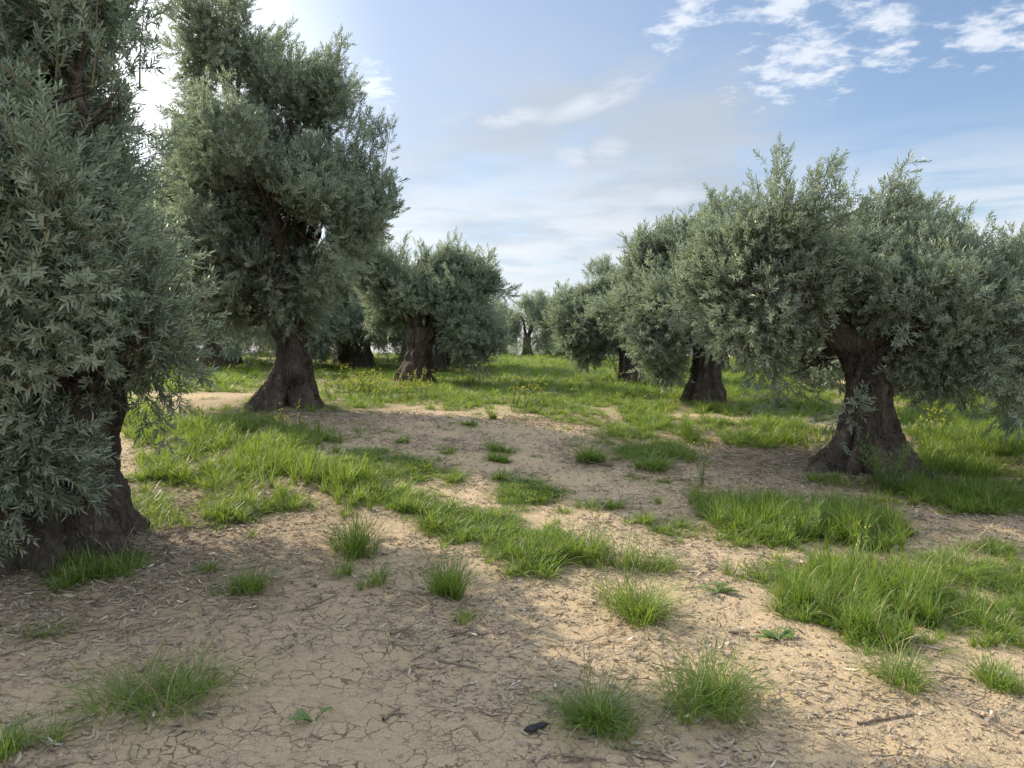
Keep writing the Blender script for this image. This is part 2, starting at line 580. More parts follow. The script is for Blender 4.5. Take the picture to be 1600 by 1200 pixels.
# ------------------------------------------------------------------ where grass grows (outlines traced on the ground)
GRASS_ZONES = [   # (outline as seen in the photo, density, height in m)
    ([(150, 650), (215, 632), (300, 650), (420, 660), (520, 690), (560, 730), (640, 770), (600, 800), (520, 790), (420, 800), (330, 835), (250, 770), (205, 690)], 1.0, .24),
    ([(560, 770), (640, 772), (720, 800), (840, 820), (880, 850), (880, 890), (820, 892), (740, 860), (640, 830)], 1.5, .17),
    ([(1080, 775), (1200, 790), (1300, 790), (1400, 820), (1430, 860), (1330, 872), (1200, 862), (1100, 840)], 1.0, .26),
    ([(1215, 905), (1290, 880), (1380, 880), (1440, 915), (1500, 960), (1510, 1010), (1400, 1025), (1320, 1000), (1240, 960)], 1.05, .27),
    ([(1490, 950), (1600, 940), (1640, 1010), (1640, 1090), (1560, 1070), (1500, 1010)], .8, .16),
    ([(1440, 855), (1560, 850), (1640, 890), (1640, 940), (1560, 915), (1470, 910)], .8, .14),
    ([(500, 715), (560, 700), (660, 720), (680, 745), (600, 752), (530, 745)], 1.4, .12),
    ([(690, 735), (735, 735), (740, 760), (700, 765)], 1.5, .12),
    ([(780, 755), (850, 750), (865, 780), (800, 795), (770, 775)], 1.6, .09),
    ([(1150, 895), (1240, 900), (1230, 925), (1150, 915)], .5, .08),
    ([(1020, 815), (1090, 808), (1090, 840), (1030, 842)], 1.4, .13),
    # behind: the meadow
    ([(1060, 660), (1250, 660), (1280, 700), (1200, 706), (1050, 690)], 1.0, .24),
    ([(520, 560), (640, 560), (760, 590), (900, 600), (1060, 630), (1060, 690), (960, 690), (880, 650), (760, 642), (640, 632), (520, 640)], .95, .16),
    ([(1410, 640), (1500, 600), (1660, 600), (1660, 700), (1600, 740), (1640, 770), (1540, 790), (1420, 790), (1430, 730)], 1.1, .28),
    ([(240, 580), (420, 575), (420, 612), (250, 612)], 1.0, .22),
    ([(760, 553), (960, 553), (1300, 600), (1300, 655), (1000, 640), (760, 600)], .95, .22),
    ([(1360, 760), (1590, 760), (1600, 800), (1480, 808), (1370, 790)], .9, .22),
    ([(160, 790), (270, 760), (300, 830), (230, 850), (170, 860)], .7, .16),
    ([(930, 690), (1060, 690), (1080, 730), (980, 720)], .9, .14),
]
BARE_ZONES = [
    [(430, 655), (640, 636), (820, 648), (960, 690), (1060, 700), (1280, 712), (1290, 760), (1080, 770), (700, 740), (560, 700)],
    [(215, 615), (400, 614), (385, 640), (230, 645)],
    [(640, 604), (720, 606), (800, 616), (760, 622), (660, 614)],
    [(940, 568), (1010, 572), (1060, 590), (980, 588), (900, 580)],
    [(880, 622), (1010, 622), (1010, 632), (880, 632)],
    [(1500, 655), (1600, 660), (1640, 690), (1560, 690)],
]


def inside(poly, X, Y):
    p = np.asarray(poly, float)
    r = np.zeros(len(X), bool)
    for (x0, y0), (x1, y1) in zip(p, np.roll(p, -1, axis=0)):
        c = (y0 > Y) != (y1 > Y)
        r ^= c & (X < (x1 - x0) * (Y - y0) / (y1 - y0 + 1e-12) + x0)
    return r


def to_ground(poly):
    return [tuple(ground_at(a, b)[:2]) for a, b in poly]


ZONES = [(to_ground(p), d, h) for p, d, h in GRASS_ZONES]
BARES = [to_ground(p) for p in BARE_ZONES]


def vnoise(x, y, s, seed=0):
    r = np.random.default_rng(seed)
    v = np.zeros_like(np.asarray(x, float))
    for k in range(7):
        a, ph = r.uniform(0, 6.28), r.uniform(0, 6.28)
        f = s * r.uniform(.5, 2.2)
        v = v + np.sin((x * math.cos(a) + y * math.sin(a)) * f + ph + 1.3 * np.sin((x * math.sin(a) - y * math.cos(a)) * f * .6 + ph))
    return v / 7 * 1.6


def grass_field(x, y):
    """density 0..1 and height at ground points"""
    wob = .16 * np.clip(y / 5, .5, 3)
    jx, jy = x + wob * vnoise(x, y, 3.1, 4), y + wob * vnoise(x, y, 2.9, 5)
    dens = np.clip(.55 + .9 * vnoise(x, y, .55, 6), 0, 1) * np.where(np.hypot(x, y) > 11, 1, 0)
    dens = np.where((np.abs(x) > 5.5) & (y < 11), np.clip(.2 + .9 * vnoise(x, y, .9, 8), 0, 1), dens)
    hgt = np.full_like(dens, .20)
    for p in BARES:
        dens = np.where(inside(p, jx, jy), .05, dens)
        hgt = np.where(inside(p, jx, jy), .055, hgt)
    js = [(x + wob * s * vnoise(x, y, f, 40 + k), y + wob * s * vnoise(x, y, f * .9, 45 + k)) for k, (s, f) in enumerate(((.5, 3.1), (1.0, 6.0), (1.6, 4.1), (2.2, 9.0)))]
    for p, d, h in ZONES:
        soft_in = sum(inside(p, a, c) for a, c in js) / 4.0
        i = soft_in > 0
        dens = np.where(i, np.maximum(dens * (1 - soft_in), d * soft_in ** 1.3), dens)
        hgt = np.where(i, h * (.45 + .55 * soft_in), hgt)
    return dens, hgt


# ------------------------------------------------------------------ ground: one sheet, fine near the viewer
def spaced(a0, a1, step, far, growth):
    mid_ = np.arange(a0, a1, step)
    r, s = [a1], step
    while r[-1] < far:
        s *= growth; r.append(r[-1] + s)
    l, s = [a0], step
    while l[-1] > -far:
        s *= growth; l.append(l[-1] - s)
    return np.concatenate([l[::-1][:-1], mid_, r])


TREES_XY = []      # filled below before the ground is shaded

tree_spec_feet = [(72, 862), (447, 641), (648, 601), (1345, 742), (1100, 632), (985, 601)]
for a, b in tree_spec_feet:
    TREES_XY.append(ground_at(a, b))

gx = spaced(-3.6, 3.9, .022, 3500, 1.075)
gy0 = np.arange(1.9, 6.2, .020)
gy, s_ = [6.2], .020
while gy[-1] < 5200:
    s_ *= 1.022 if gy[-1] < 60 else 1.12
    gy.append(gy[-1] + s_)
gyb, s_ = [1.9], .02
while gyb[-1] > -300:
    s_ *= 1.12
    gyb.append(gyb[-1] - s_)
gy = np.concatenate([gyb[::-1][:-1], gy0, gy])
GX, GY = np.meshgrid(gx, gy)
X_, Y_ = GX.ravel(), GY.ravel()
Z_ = terrain(X_, Y_)
near = np.clip((14 - np.hypot(X_, Y_)) / 6, 0, 1)
Z_ = Z_ + near * (.008 * vnoise(X_, Y_, 11, 21) + .005 * vnoise(X_, Y_, 27, 22))
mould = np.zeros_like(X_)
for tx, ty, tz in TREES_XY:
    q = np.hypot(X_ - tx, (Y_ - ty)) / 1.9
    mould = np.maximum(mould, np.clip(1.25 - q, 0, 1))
    Z_ = Z_ + .09 * np.exp(-(np.hypot(X_ - tx, Y_ - ty) / .9) ** 2)
cracked = np.clip(1.5 - (X_ + .55 * (Y_ - 3)) * .8 + .6 * vnoise(X_, Y_, 1.2, 31), 0, 1) * np.clip((8 - Y_) / 2, 0, 1)
cracked = np.maximum(cracked, .8 * np.clip((3.4 - Y_) * 1.5, 0, 1))
dn, _h = grass_field(X_, Y_)
green = np.clip(dn, 0, 1) * np.clip((np.hypot(X_, Y_) - 6) / 14, 0, .8)
nx, ny = len(gx), len(gy)
ii = (np.arange(ny - 1)[:, None] * nx + np.arange(nx - 1)[None]).ravel()
quads = np.stack([ii, ii + 1, ii + nx + 1, ii + nx], 1)
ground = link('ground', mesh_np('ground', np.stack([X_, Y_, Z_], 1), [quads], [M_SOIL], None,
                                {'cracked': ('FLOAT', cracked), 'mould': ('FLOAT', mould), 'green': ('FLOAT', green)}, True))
tag(ground, kind='structure')
print('ground tris', len(quads) * 2)


# ------------------------------------------------------------------ olive foliage
def sprig(rng, nl, L, ll, lw, simple=False):
    """a twig with paired narrow leaves along +Z -> V, faces, material ids, rnd"""
    V, Q, T3, rn = [], [], [], []
    bend = rng.uniform(-.25, .25, 2)
    npair = nl // 2

    def axis(t):
        return np.array([bend[0] * L * t * t, bend[1] * L * t * t, L * t])
    off = 0
    for k in range(npair + 1):
        t = .12 + .88 * k / npair
        p = axis(t)
        tip = k == npair
        for s in (0, 1) if not tip else (0,):
            ph = k * math.pi / 2 + s * math.pi + rng.normal(0, .35)
            ang = (.95 - .5 * t) * rng.uniform(.75, 1.3) if not tip else .1
            rad = np.array([math.cos(ph), math.sin(ph), 0])
            z = np.array([0, 0, 1.0])
            d = rad * math.sin(ang) + z * math.cos(ang)
            n = z * math.sin(ang) - rad * math.cos(ang)
            roll = rng.normal(0, .45)
            sd = np.cross(n, d)
            sd, n = sd * math.cos(roll) + n * math.sin(roll), n * math.cos(roll) - sd * math.sin(roll)
            l = ll * rng.uniform(.65, 1.2) * (1 - .35 * max(0, t - .6)); w = lw * rng.uniform(.8, 1.2)
            f = n * w * .22
            droop = -n * l * rng.uniform(0, .14)
            r0 = rng.random()
            if simple:
                V += [p, p + d * l * .45 + sd * w * .5 + f, p + d * l + droop, p + d * l * .45 - sd * w * .5 + f]
                Q += [[off, off + 1, off + 2, off + 3]]
                off += 4; rn += [r0] * 4
            else:
                V += [p, p + d * l * .32 + sd * w * .48 + f, p + d * l * .72 + sd * w * .36 + f + droop * .5, p + d * l + droop,
                      p + d * l * .72 - sd * w * .36 + f + droop * .5, p + d * l * .32 - sd * w * .48 + f]
                Q += [[off, off + 1, off + 2, off + 3], [off, off + 3, off + 4, off + 5]]
                off += 6; rn += [r0] * 6
    fs, ms = [np.array(Q)], [0]
    if not simple:
        tv, tq = tube([axis(t) for t in (0, .35, .7, 1)], [.0028, .0022, .0017, .001], 3)
        fs.append(tq + off); ms.append(1)
        V += list(tv); rn += [.5] * len(tv)
    return np.array(V), fs, ms, np.array(rn)


def branchlets(clumps, n, rng, droop=.35, shoot=.22, size=1.0, per=15):
    """points and directions of the leafy sprigs: plumes of them spread over lumps (x, y, z, r[, weight])"""
    C = np.array([c[:3] for c in clumps], float)
    r = np.array([c[3] for c in clumps], float)
    w = r ** 2 * np.array([c[4] if len(c) > 4 else 1.0 for c in clumps]); w /= w.sum()
    nb = n // per
    k = rng.choice(len(C), int(nb * 3.8), p=w)
    u = unit(rng.normal(size=(len(k), 3)))
    lump = 1 + .16 * np.sin(u[:, 0] * 5 + k * 1.7) * np.sin(u[:, 1] * 6 + k) + .10 * np.sin(u[:, 2] * 9 + k * 2.3)
    t = 1.16 - .80 * rng.random(len(k)) ** 1.35
    P = C[k] + u * (r[k] * t * lump)[:, None]
    q = P * 1.9 + rng.uniform(0, 40, 3)
    P = P + .28 * np.stack([np.sin(q[:, 1] + 1.7 * np.sin(q[:, 2])), np.sin(q[:, 2] * 1.1 + 1.5 * np.sin(q[:, 0])), np.sin(q[:, 0] * .9 + 1.6 * np.sin(q[:, 1]))], 1) * np.minimum(1, r[k] / .5)[:, None]
    D = np.linalg.norm(P[:, None] - C[None], axis=2) / r[None]
    D[np.arange(len(k)), k] = 9
    keep = D.min(1) > .5 if len(C) > 1 else np.ones(len(k), bool)
    q = P * (2.9 / size) + rng.uniform(0, 50, 3)
    void = np.sin(q[:, 0] + 1.3 * np.sin(q[:, 1] * .8)) + np.sin(q[:, 1] * 1.1 + 1.2 * np.sin(q[:, 2] * .9)) + np.sin(q[:, 2] * 1.25 + 1.1 * np.sin(q[:, 0] * .7))
    keep &= void < .25 + .5 * rng.normal(size=len(P))
    P, u, k, t = P[keep][:nb], u[keep][:nb], k[keep][:nb], t[keep][:nb]
    n_ = len(P)
    up = np.array([0, 0, 1.0])
    low = np.clip(-u[:, 2:3] + .05, 0, 1)
    d = unit(u * .8 + up * (.50 - 1.9 * low * droop) + rng.normal(0, .42, u.shape))
    sh = (rng.random(n_) < shoot) & (u[:, 2] > .15)
    d = np.where(sh[:, None], unit(up * 1.2 + u * .5 + rng.normal(0, .2, u.shape)), d)
    L = rng.uniform(.24, .62, n_) * np.where(sh, 1.35, 1) * size
    rad = rng.uniform(.07, .15, n_) * np.where(sh, .55, 1) * size
    bend = unit(up * np.where(low > .25, -1.0, .5) + rng.normal(0, .5, u.shape)) * rng.uniform(.1, .55, n_)[:, None]
    pp, dd = [], []
    for jx in range(per):
        f = (jx + rng.random(n_)) / per
        tan = unit(d + bend * f[:, None])
        c = P + d * (L * (f - .45))[:, None] + bend * (L * f * f * .5)[:, None]
        side = rng.normal(size=d.shape); side = unit(side - tan * (side * tan).sum(1, keepdims=True))
        g = np.sqrt(rng.random(n_)) * np.sin(np.pi * (.2 + .72 * f))
        pp.append(c + side * (rad * g)[:, None])
        dd.append(unit(tan * .75 + side * (1.0 - .75 * f)[:, None] * rng.uniform(.3, 1.2, n_)[:, None] + up * .15 + rng.normal(0, .28, d.shape)))
    branchlets.stems = (P - d * (L * .5)[:, None], d, L * 1.15)
    return np.vstack(pp), np.vstack(dd)


def bare_stem():
    v, q = tube([[0, 0, 0], [.02, 0, .35], [.0, .02, .7], [.01, .03, 1]], [.012, .009, .007, .003], 4)
    return v, [q], [1], np.full(len(v), .5)


def make_sources(seed, nl, L, ll, lw, simple=False, nv=5):
    r = np.random.default_rng(seed)
    return [sprig(r, nl, L * r.uniform(.85, 1.15), ll, lw, simple) for _ in range(nv)]


SRC_NEAR = make_sources(3, 14, .15, .062, .0120)
SRC_MID = make_sources(4, 12, .16, .070, .0150)
SRC_FAR = make_sources(5, 10, .22, .105, .026, True)


def crown(parent, clumps, n, seed, src, size=1.0, **kw):
    rng = np.random.default_rng(seed)
    P, D = branchlets(clumps, n, rng, **kw)
    sp, sd, sl = branchlets.stems
    srcs = src + [bare_stem()]
    pick = np.concatenate([rng.integers(0, len(src), len(P)), np.full(len(sp), len(src))])
    sc = np.concatenate([np.repeat((rng.uniform(.75, 1.25, len(P)) * size)[:, None], 3, 1), np.stack([sl * .8, sl * .8, sl], 1)])
    me = scatter_mesh('crown', srcs, np.vstack([P, sp]), eulers(frames(np.vstack([D, sd]), rng)), sc, [M_LEAF, M_TWIG], rng, pick)
    o = scatter('crown', len(srcs), me, parent)
    o['kind'] = 'stuff'
    return o


# ------------------------------------------------------------------ olive trunks and limbs
def trunk_mesh(prof, seed, nth=72, nh=64, flute=.16, lean=None, hollow=()):
    """prof: rows (height, radius x, radius y, centre x, centre y); fluted, flared and twisted like an old olive"""
    rng = np.random.default_rng(seed)
    p = np.array(prof, float)
    hs = np.linspace(p[0, 0], p[-1, 0], nh)
    th = np.linspace(0, 2 * np.pi, nth, endpoint=False)
    H, TH = np.meshgrid(hs, th, indexing='ij')
    ip = [np.interp(hs, p[:, 0], p[:, k]) for k in range(1, 5)]
    ker = np.array([1, 2, 3, 2, 1.]) / 9
    ip = [np.convolve(np.pad(a, 2, mode='edge'), ker, 'valid')[:, None] for a in ip]
    hr = (H - p[0, 0]) / (p[-1, 0] - p[0, 0])
    twist = rng.uniform(.35, .8) * rng.choice([-1, 1])
    g = np.zeros_like(H)
    for kf, amp in ((3, .45), (5, .5), (7, .45), (11, .30), (17, .2), (27, .12)):
        ph = rng.uniform(0, 6.28)
        ww = .55 * np.sin(H * rng.uniform(2, 5) + TH * rng.integers(1, 3) + ph)
        c = np.cos(kf * (TH + twist * H) + ph + ww)
        g += amp * (np.abs(c) ** .7 * np.sign(c) if kf < 12 else c)
    strand = rng.normal(size=nth * 2); strand = np.convolve(np.pad(strand, 2, mode='wrap'), [.2, .6, 1, .6, .2], 'valid')
    pos = ((TH + twist * H + .10 * np.sin(H * 9 + TH * 2)) / (2 * np.pi) * nth * 2) % (nth * 2)
    i0 = pos.astype(int) % (nth * 2); fr = pos - np.floor(pos)
    strands = strand[i0] * (1 - fr) + strand[(i0 + 1) % (nth * 2)] * fr
    amp = flute * (.5 + 1.5 * np.clip(1 - hr * 1.7, 0, 1) ** 1.3 + .35 * np.clip(hr - .75, 0, 1) * 4)
    rr = 1 + amp * g * .62
    rr += .05 * np.sin(H * 13 + 3 * TH) * np.sin(5 * TH - H * 7) + .010 * rng.normal(size=H.shape) + .028 * strands
    # knobs
    for _ in range(16):
        t0, h0 = rng.uniform(0, 6.28), rng.uniform(p[0, 0], p[-1, 0])
        dth = np.angle(np.exp(1j * (TH - t0)))
        rr += rng.uniform(-.16, .34) * np.exp(-(dth / rng.uniform(.14, .34)) ** 2 - ((H - h0) / rng.uniform(.05, .13)) ** 2)
    for (t0, h0, wt, wh, dep) in hollow:
        dth = np.angle(np.exp(1j * (TH - t0)))
        rr -= dep * np.exp(-(dth / wt) ** 4 - ((H - h0) / wh) ** 4)
    X = ip[2] + np.cos(TH) * ip[0] * rr
    Y = ip[3] + np.sin(TH) * ip[1] * rr
    V = np.stack([X, Y, H + .012 * rng.normal(size=H.shape)], -1).reshape(-1, 3)
    a = np.arange(nth); b = (a + 1) % nth
    q = np.vstack([np.stack([i * nth + a, i * nth + b, (i + 1) * nth + b, (i + 1) * nth + a], 1) for i in range(nh - 1)])
    top = len(V)
    V = np.vstack([V, [ip[2][-1, 0], ip[3][-1, 0], p[-1, 0] + .04]])
    t3 = np.stack([(nh - 1) * nth + a, (nh - 1) * nth + b, np.full(nth, top)], 1)
    return mesh_np('trunk', V, [q, t3], [M_BARK], None, None, True)


def limb_mesh(p0, p1, r0, r1, rng, spread, nsub=5, sides=9, subr=None):
    """one limb rising from the trunk with the branches it carries"""
    V, Q, off = [], [], 0
    L = np.linalg.norm(p1 - p0)
    up = np.array([0, 0, 1.0])
    c1 = p0 + (p1 - p0) * .3 + up * L * .18 + rng.normal(0, .07, 3) * L
    c2 = p0 + (p1 - p0) * .7 + up * L * .10 + rng.normal(0, .09, 3) * L
    path = bez(p0, c1, c2, p1, 14)
    path[1:-1] += rng.normal(0, .012 * L, (12, 3))
    v, q = tube(path, np.linspace(r0, r1, 14) * rng.uniform(.88, 1.14, 14), sides, rng, .10)
    V.append(v); Q.append(q); off += len(v)
    for k in range(nsub):
        i = rng.integers(5, 14)
        d = unit(rng.normal(size=3) + up * .4 + unit(p1 - p0) * .8)
        e = path[i] + d * spread * rng.uniform(.6, 1.05)
        rr = max(r1 * .8, r0 * .28)
        sp = bez(path[i], path[i] + d * spread * .3 + rng.normal(0, .08, 3) * spread, path[i] + d * spread * .6 + rng.normal(0, .1, 3) * spread, e, 7)
        v, q = tube(sp, np.linspace(rr, .006, 7), 5)
        V.append(v); Q.append(q + off); off += len(v)
        for _ in range(3):
            j = rng.integers(2, 7)
            d2 = unit(d + rng.normal(0, .7, 3))
            s2 = np.array([sp[j], sp[j] + d2 * spread * .22, sp[j] + d2 * spread * .45 + up * .05])
            v, q = tube(s2, [rr * .4, .007, .003], 4)
            V.append(v); Q.append(q + off); off += len(v)
    return mesh_np('limb', np.vstack(V), Q, [M_BARK], None, None, True)


def tree(base, label, prof, clumps, n, seed, src, forks, group=None, limb_r=.075, size=1.0, flute=.16, hollow=(), nth=72, nh=64, arms=(), **kw):
    """clumps in world metres; everything stored relative to the foot of the trunk"""
    root = bpy.data.objects.new('olive_tree', None)
    COL.objects.link(root)
    root.location = [float(q) for q in base]
    root.empty_display_size = .3
    tag(root, label, 'olive tree', group)
    rng = np.random.default_rng(seed)
    link('trunk', trunk_mesh(prof, seed, nth, nh, flute, None, hollow), root)
    loc = [(np.array(c[:3]) - base).tolist() + list(c[3:]) for c in clumps]
    fk = [np.array(f, float) for f in forks]
    for c in loc:
        e = np.array(c[:3])
        i = int(np.argmin([np.linalg.norm(f - e) for f in fk]))
        rr = limb_r * (.55 + .5 * min(1.2, c[3] / .7))
        link('limb', limb_mesh(fk[i] - np.array([0, 0, .08]), e, rr, rr * .35, rng, c[3] * .95), root)
    for a0, a1, q0, q1 in arms:
        link('limb', limb_mesh(np.array(a0), np.array(a1), q0, q1, rng, .3, 2, 14), root)
    crown(root, loc, n, seed + 1, src, size, **kw)
    return root


def lumps(rows, depth):
    """rows (px, py, depth offset, radius m[, weight]) -> world lumps"""
    r = []
    for q in rows:
        p = at(q[0], q[1], depth + q[2])
        r.append((*p, *q[3:]))
    return r


G_ROW = 'old olive trees of the grove'
b = ground_at(72, 862)
d = b[1]
tree(b, 'big leafy olive tree nearest the camera with a broad dark trunk hidden by hanging leaves',
     [(-.25, .84, .70, 0, 0), (0, .66, .58, 0, 0), (.25, .52, .46, -.02, 0), (.6, .47, .42, -.04, 0), (.9, .50, .44, -.06, .03), (1.2, .50, .42, -.03, .05), (1.45, .42, .36, 0, .05)],
     lumps([(40, 30, .2, .52), (112, 50, .35, .18), (20, 170, -.1, .70), (88, 175, .2, .36), (60, 300, -.2, .70), (120, 260, -.35, .42), (165, 330, -.2, .38), (90, 210, -.5, .42), (60, 370, -.6, .5), (120, 120, -.2, .3), (30, 440, -.55, .66),
            (135, 420, -.15, .50), (185, 440, .1, .38), (225, 480, .0, .26), (90, 520, -.5, .52), (165, 540, -.45, .40), (95, 590, -.6, .30), (232, 500, -.1, .28), (195, 560, -.3, .22), (100, 105, -.4, .40), (60, 200, -.7, .45), (105, 150, -.3, .26), (30, 600, -.65, .42), (135, 610, -.3, .22),
            (-15, 650, -.7, .30), (20, 700, -.75, .16), (-90, 120, .2, .7), (-130, 300, 0, .8), (-130, 500, -.2, .75), (0, 320, .8, .75), (50, 470, .8, .7), (-20, -30, .3, .6), (90, -50, .4, .4),
            (135, 260, .4, .26), (-70, 590, -.5, .42), (140, 20, .3, .14)], d),
     33000, 11, SRC_NEAR, [(.05, .05, 1.35), (-.2, .1, 1.3), (.2, 0, 1.35), (0, -.2, 1.2)], G_ROW, .10, droop=.5, shoot=.22)

b = ground_at(447, 641)
d = b[1]
tree(b, 'tall olive tree left of the clearing with a hunched trunk flaring wide at its foot',
     [(-.25, .78, .62, -.02, 0), (0, .60, .52, -.02, 0), (.18, .50, .44, -.02, 0), (.4, .36, .34, .06, 0), (.7, .26, .27, .12, 0), (1.0, .235, .25, .13, 0), (1.2, .27, .25, .10, 0), (1.34, .27, .22, .08, 0)],
     lumps([(368, 80, .3, .60), (348, 35, .4, .34), (395, 120, .3, .45), (505, 165, .2, .42), (530, 120, .3, .26), (508, 105, .3, .2), (470, 220, .1, .85), (400, 200, -.7, .75), (300, 250, .1, .62),
            (255, 300, .3, .34), (545, 312, .1, .42), (430, 330, -.5, .95), (330, 340, -.2, .85), (500, 360, -.1, .72), (565, 325, 0, .30), (410, 430, -.6, .66), (320, 440, -.1, .66),
            (480, 430, .1, .45), (260, 400, .4, .6), (335, 490, .2, .36, 1), (395, 470, -.4, .34, .8), (365, 505, .3, .30, 1.1), (415, 492, -.45, .18, 1.1), (545, 380, .2, .32), (525, 400, .2, .5), (250, 330, .3, .5), (400, 300, 1.0, .9), (450, 180, 1.0, .8), (375, 505, .5, .3, .5), (290, 500, .5, .3, .5)], d),
     28000, 22, SRC_NEAR, [(.10, 0, 1.3), (-.1, .05, 1.28), (.24, 0, 1.28)], G_ROW, .09, hollow=[(-.95, .22, .32, .26, .42)], flute=.30, nth=110, nh=80, droop=.5, size=1.12)

b = ground_at(648, 601)
d = b[1]
tree(b, 'round olive tree on a thick leaning trunk in the yellow flowers behind the bare clearing',
     [(-.3, .62, .5, -.02, 0), (0, .50, .45, -.02, 0), (.25, .42, .4, 0, 0), (.6, .30, .3, .08, 0), (.95, .29, .28, .14, 0), (1.2, .38, .3, .16, 0), (1.34, .36, .26, .16, 0)],
     lumps([(645, 440, 0, .62), (600, 430, .4, .55), (720, 455, 0, .75), (750, 475, .2, .45), (722, 500, 0, .56), (622, 455, 0, .45), (745, 525, 0, .45), (690, 435, .3, .35),
            (700, 430, .0, .3), (740, 445, .1, .3), (655, 405, .2, .3), (605, 490, .7, .42), (735, 550, .1, .26), (600, 470, .7, .55), (680, 465, 1.0, .8)], d),
     15000, 33, SRC_MID, [(.12, 0, 1.28), (.3, .05, 1.28)], G_ROW, .09, size=1.15, droop=.2)

b = ground_at(1345, 742)
d = b[1]
tree(b, 'silvery two headed olive tree with a buttressed trunk at the right edge of the clearing',
     [(-.3, .76, .60, 0, 0), (0, .56, .48, 0, 0), (.14, .43, .40, .0, 0), (.35, .31, .30, .04, 0), (.6, .25, .25, .06, 0), (.9, .19, .20, .08, 0), (1.15, .18, .18, .03, .03), (1.4, .19, .19, -.07, .06), (1.52, .17, .17, -.1, .07)],
     lumps([(1248, 396, .1, 0.57), (1252, 334, .15, 0.22), (1184, 425, 0, 0.48), (1190, 394, .1, 0.26), (1150, 455, -.2, 0.28), (1179, 476, -.4, 0.39), (1195, 467, -.3, 0.37), (1300, 421, .3, 0.55),
            (1345, 414, -.1, 0.39), (1385, 452, -.2, 0.44), (1385, 417, 0, 0.18), (1440, 488, -.3, 0.51), (1500, 443, .1, 0.48), (1490, 420, .2, 0.24), (1570, 466, .1, 0.53), (1590, 443, .3, 0.26), (1500, 500, -.3, 0.60),
            (1580, 540, 0, 0.58), (1445, 520, -.35, 0.42), (1195, 530, .1, 0.28, .8), (1235, 585, .5, 0.22, .5), (1260, 575, .6, 0.26, .5), (1328, 610, -.5, 0.13, 1.3), (1322, 645, -.5, 0.09, 1.2), (1520, 575, 0, 0.34, .8), (1460, 570, .3, 0.28, .7), (1640, 482, .2, 0.64), (1335, 425, 1.0, 0.55),
            (1450, 481, 1.0, 0.74), (1240, 444, .9, 0.64), (1345, 565, -.4, 0.14, 1.0), (1550, 500, .9, 0.80), (1395, 500, -.3, 0.36)], d),
     29000, 44, SRC_NEAR, [(-.1, .07, 1.48), (-.66, -.05, 1.72), (.05, .05, 1.3)], G_ROW, .065, arms=[((-.02, .04, 1.18), (-.68, -.05, 1.74), .17, .12), ((-.1, .05, 1.45), (-.42, .05, 2.35), .09, .05)], flute=.30, nth=110, nh=80, droop=.45, shoot=.17)

b = ground_at(1100, 632)
d = b[1]
tree(b, 'olive tree with a slim dark upright trunk standing left of the silvery two headed one',
     [(-.3, .60, .5, -.02, 0), (0, .44, .4, -.02, 0), (.2, .36, .34, 0, 0), (.5, .27, .27, .03, 0), (.9, .24, .24, .06, 0), (1.25, .26, .24, .07, 0), (1.42, .24, .22, .08, 0)],
     lumps([(1020, 412, 0, .50), (1060, 400, .2, .55), (1100, 430, .0, .60), (1000, 460, 0, .52), (1038, 505, -.1, .46), (1035, 552, .1, .28), (1085, 450, -.1, .40), (1140, 450, .3, .6),
            (1180, 480, .5, .5), (1040, 450, -.5, .55), (1070, 470, .9, .8), (1010, 390, .1, .22), (1045, 390, .1, .25), (1120, 390, .3, .5), (1045, 560, .3, .22, .6)], d),
     17000, 55, SRC_MID, [(.08, 0, 1.35), (-.1, .05, 1.3)], G_ROW, .08, size=1.1, droop=.2)

b = ground_at(985, 601)
d = b[1]
tree(b, 'small silvery olive tree with a crown sweeping low left of its short dark trunk',
     [(-.3, .52, .45, 0, 0), (0, .40, .36, 0, 0), (.25, .32, .3, -.02, 0), (.6, .25, .25, -.05, 0), (.95, .24, .22, -.06, 0), (1.1, .2, .2, -.06, 0)],
     lumps([(950, 475, 0, .60), (915, 500, 0, .58), (902, 530, 0, .45), (922, 540, 0, .40), (985, 495, 0, .55), (1010, 470, .2, .5), (1035, 508, .4, .5), (945, 498, -.3, .50), (912, 560, .1, .2),
            (960, 450, .3, .3), (985, 490, .9, .9), (890, 520, .3, .35)], d),
     12000, 66, SRC_MID, [(-.06, 0, 1.05), (-.2, 0, 1.0)], G_ROW, .08, size=1.25, droop=.25)

# ---- farther trees: four kinds, built once and copied
def expand(src, P, M, s, rng):
    """real leaves in one mesh"""
    Vs, Fs, Rn, off = [], [], [], 0
    pick = rng.integers(0, len(src), len(P))
    for k, (v, fs, ms, r) in enumerate(src):
        i = np.where(pick == k)[0]
        vv = np.einsum('nij,vj->nvi', M[i], v) * s[i][:, None, None] + P[i][:, None]
        Vs.append(vv.reshape(-1, 3)); Rn.append(np.tile(r, len(i)))
        f = fs[0]
        Fs.append((f[None] + (np.arange(len(i)) * len(v))[:, None, None]).reshape(-1, 4) + off)
        off += len(i) * len(v)
    return np.vstack(Vs), np.vstack(Fs), np.concatenate(Rn)


def far_kind(seed, clumps, prof, n=5200):
    rng = np.random.default_rng(seed)
    P, D = branchlets(clumps, n, rng, size=1.15, droop=.5)
    V, Fq, rn = expand(SRC_FAR, P, frames(D, rng), rng.uniform(.8, 1.25, len(P)), rng)
    cr = mesh_np('crown', V, [Fq], [M_LEAF], None, {'rnd': ('FLOAT', rn)})
    tr = trunk_mesh(prof, seed, 28, 24, .18)
    top = np.array([prof[-1][3], prof[-1][4], prof[-1][0]])
    lm = [limb_mesh(top - np.array([0, 0, .1]), np.array(c[:3]), .09, .03, rng, c[3] * .9, 3, 6) for c in clumps[:4]]
    return tr, lm, cr


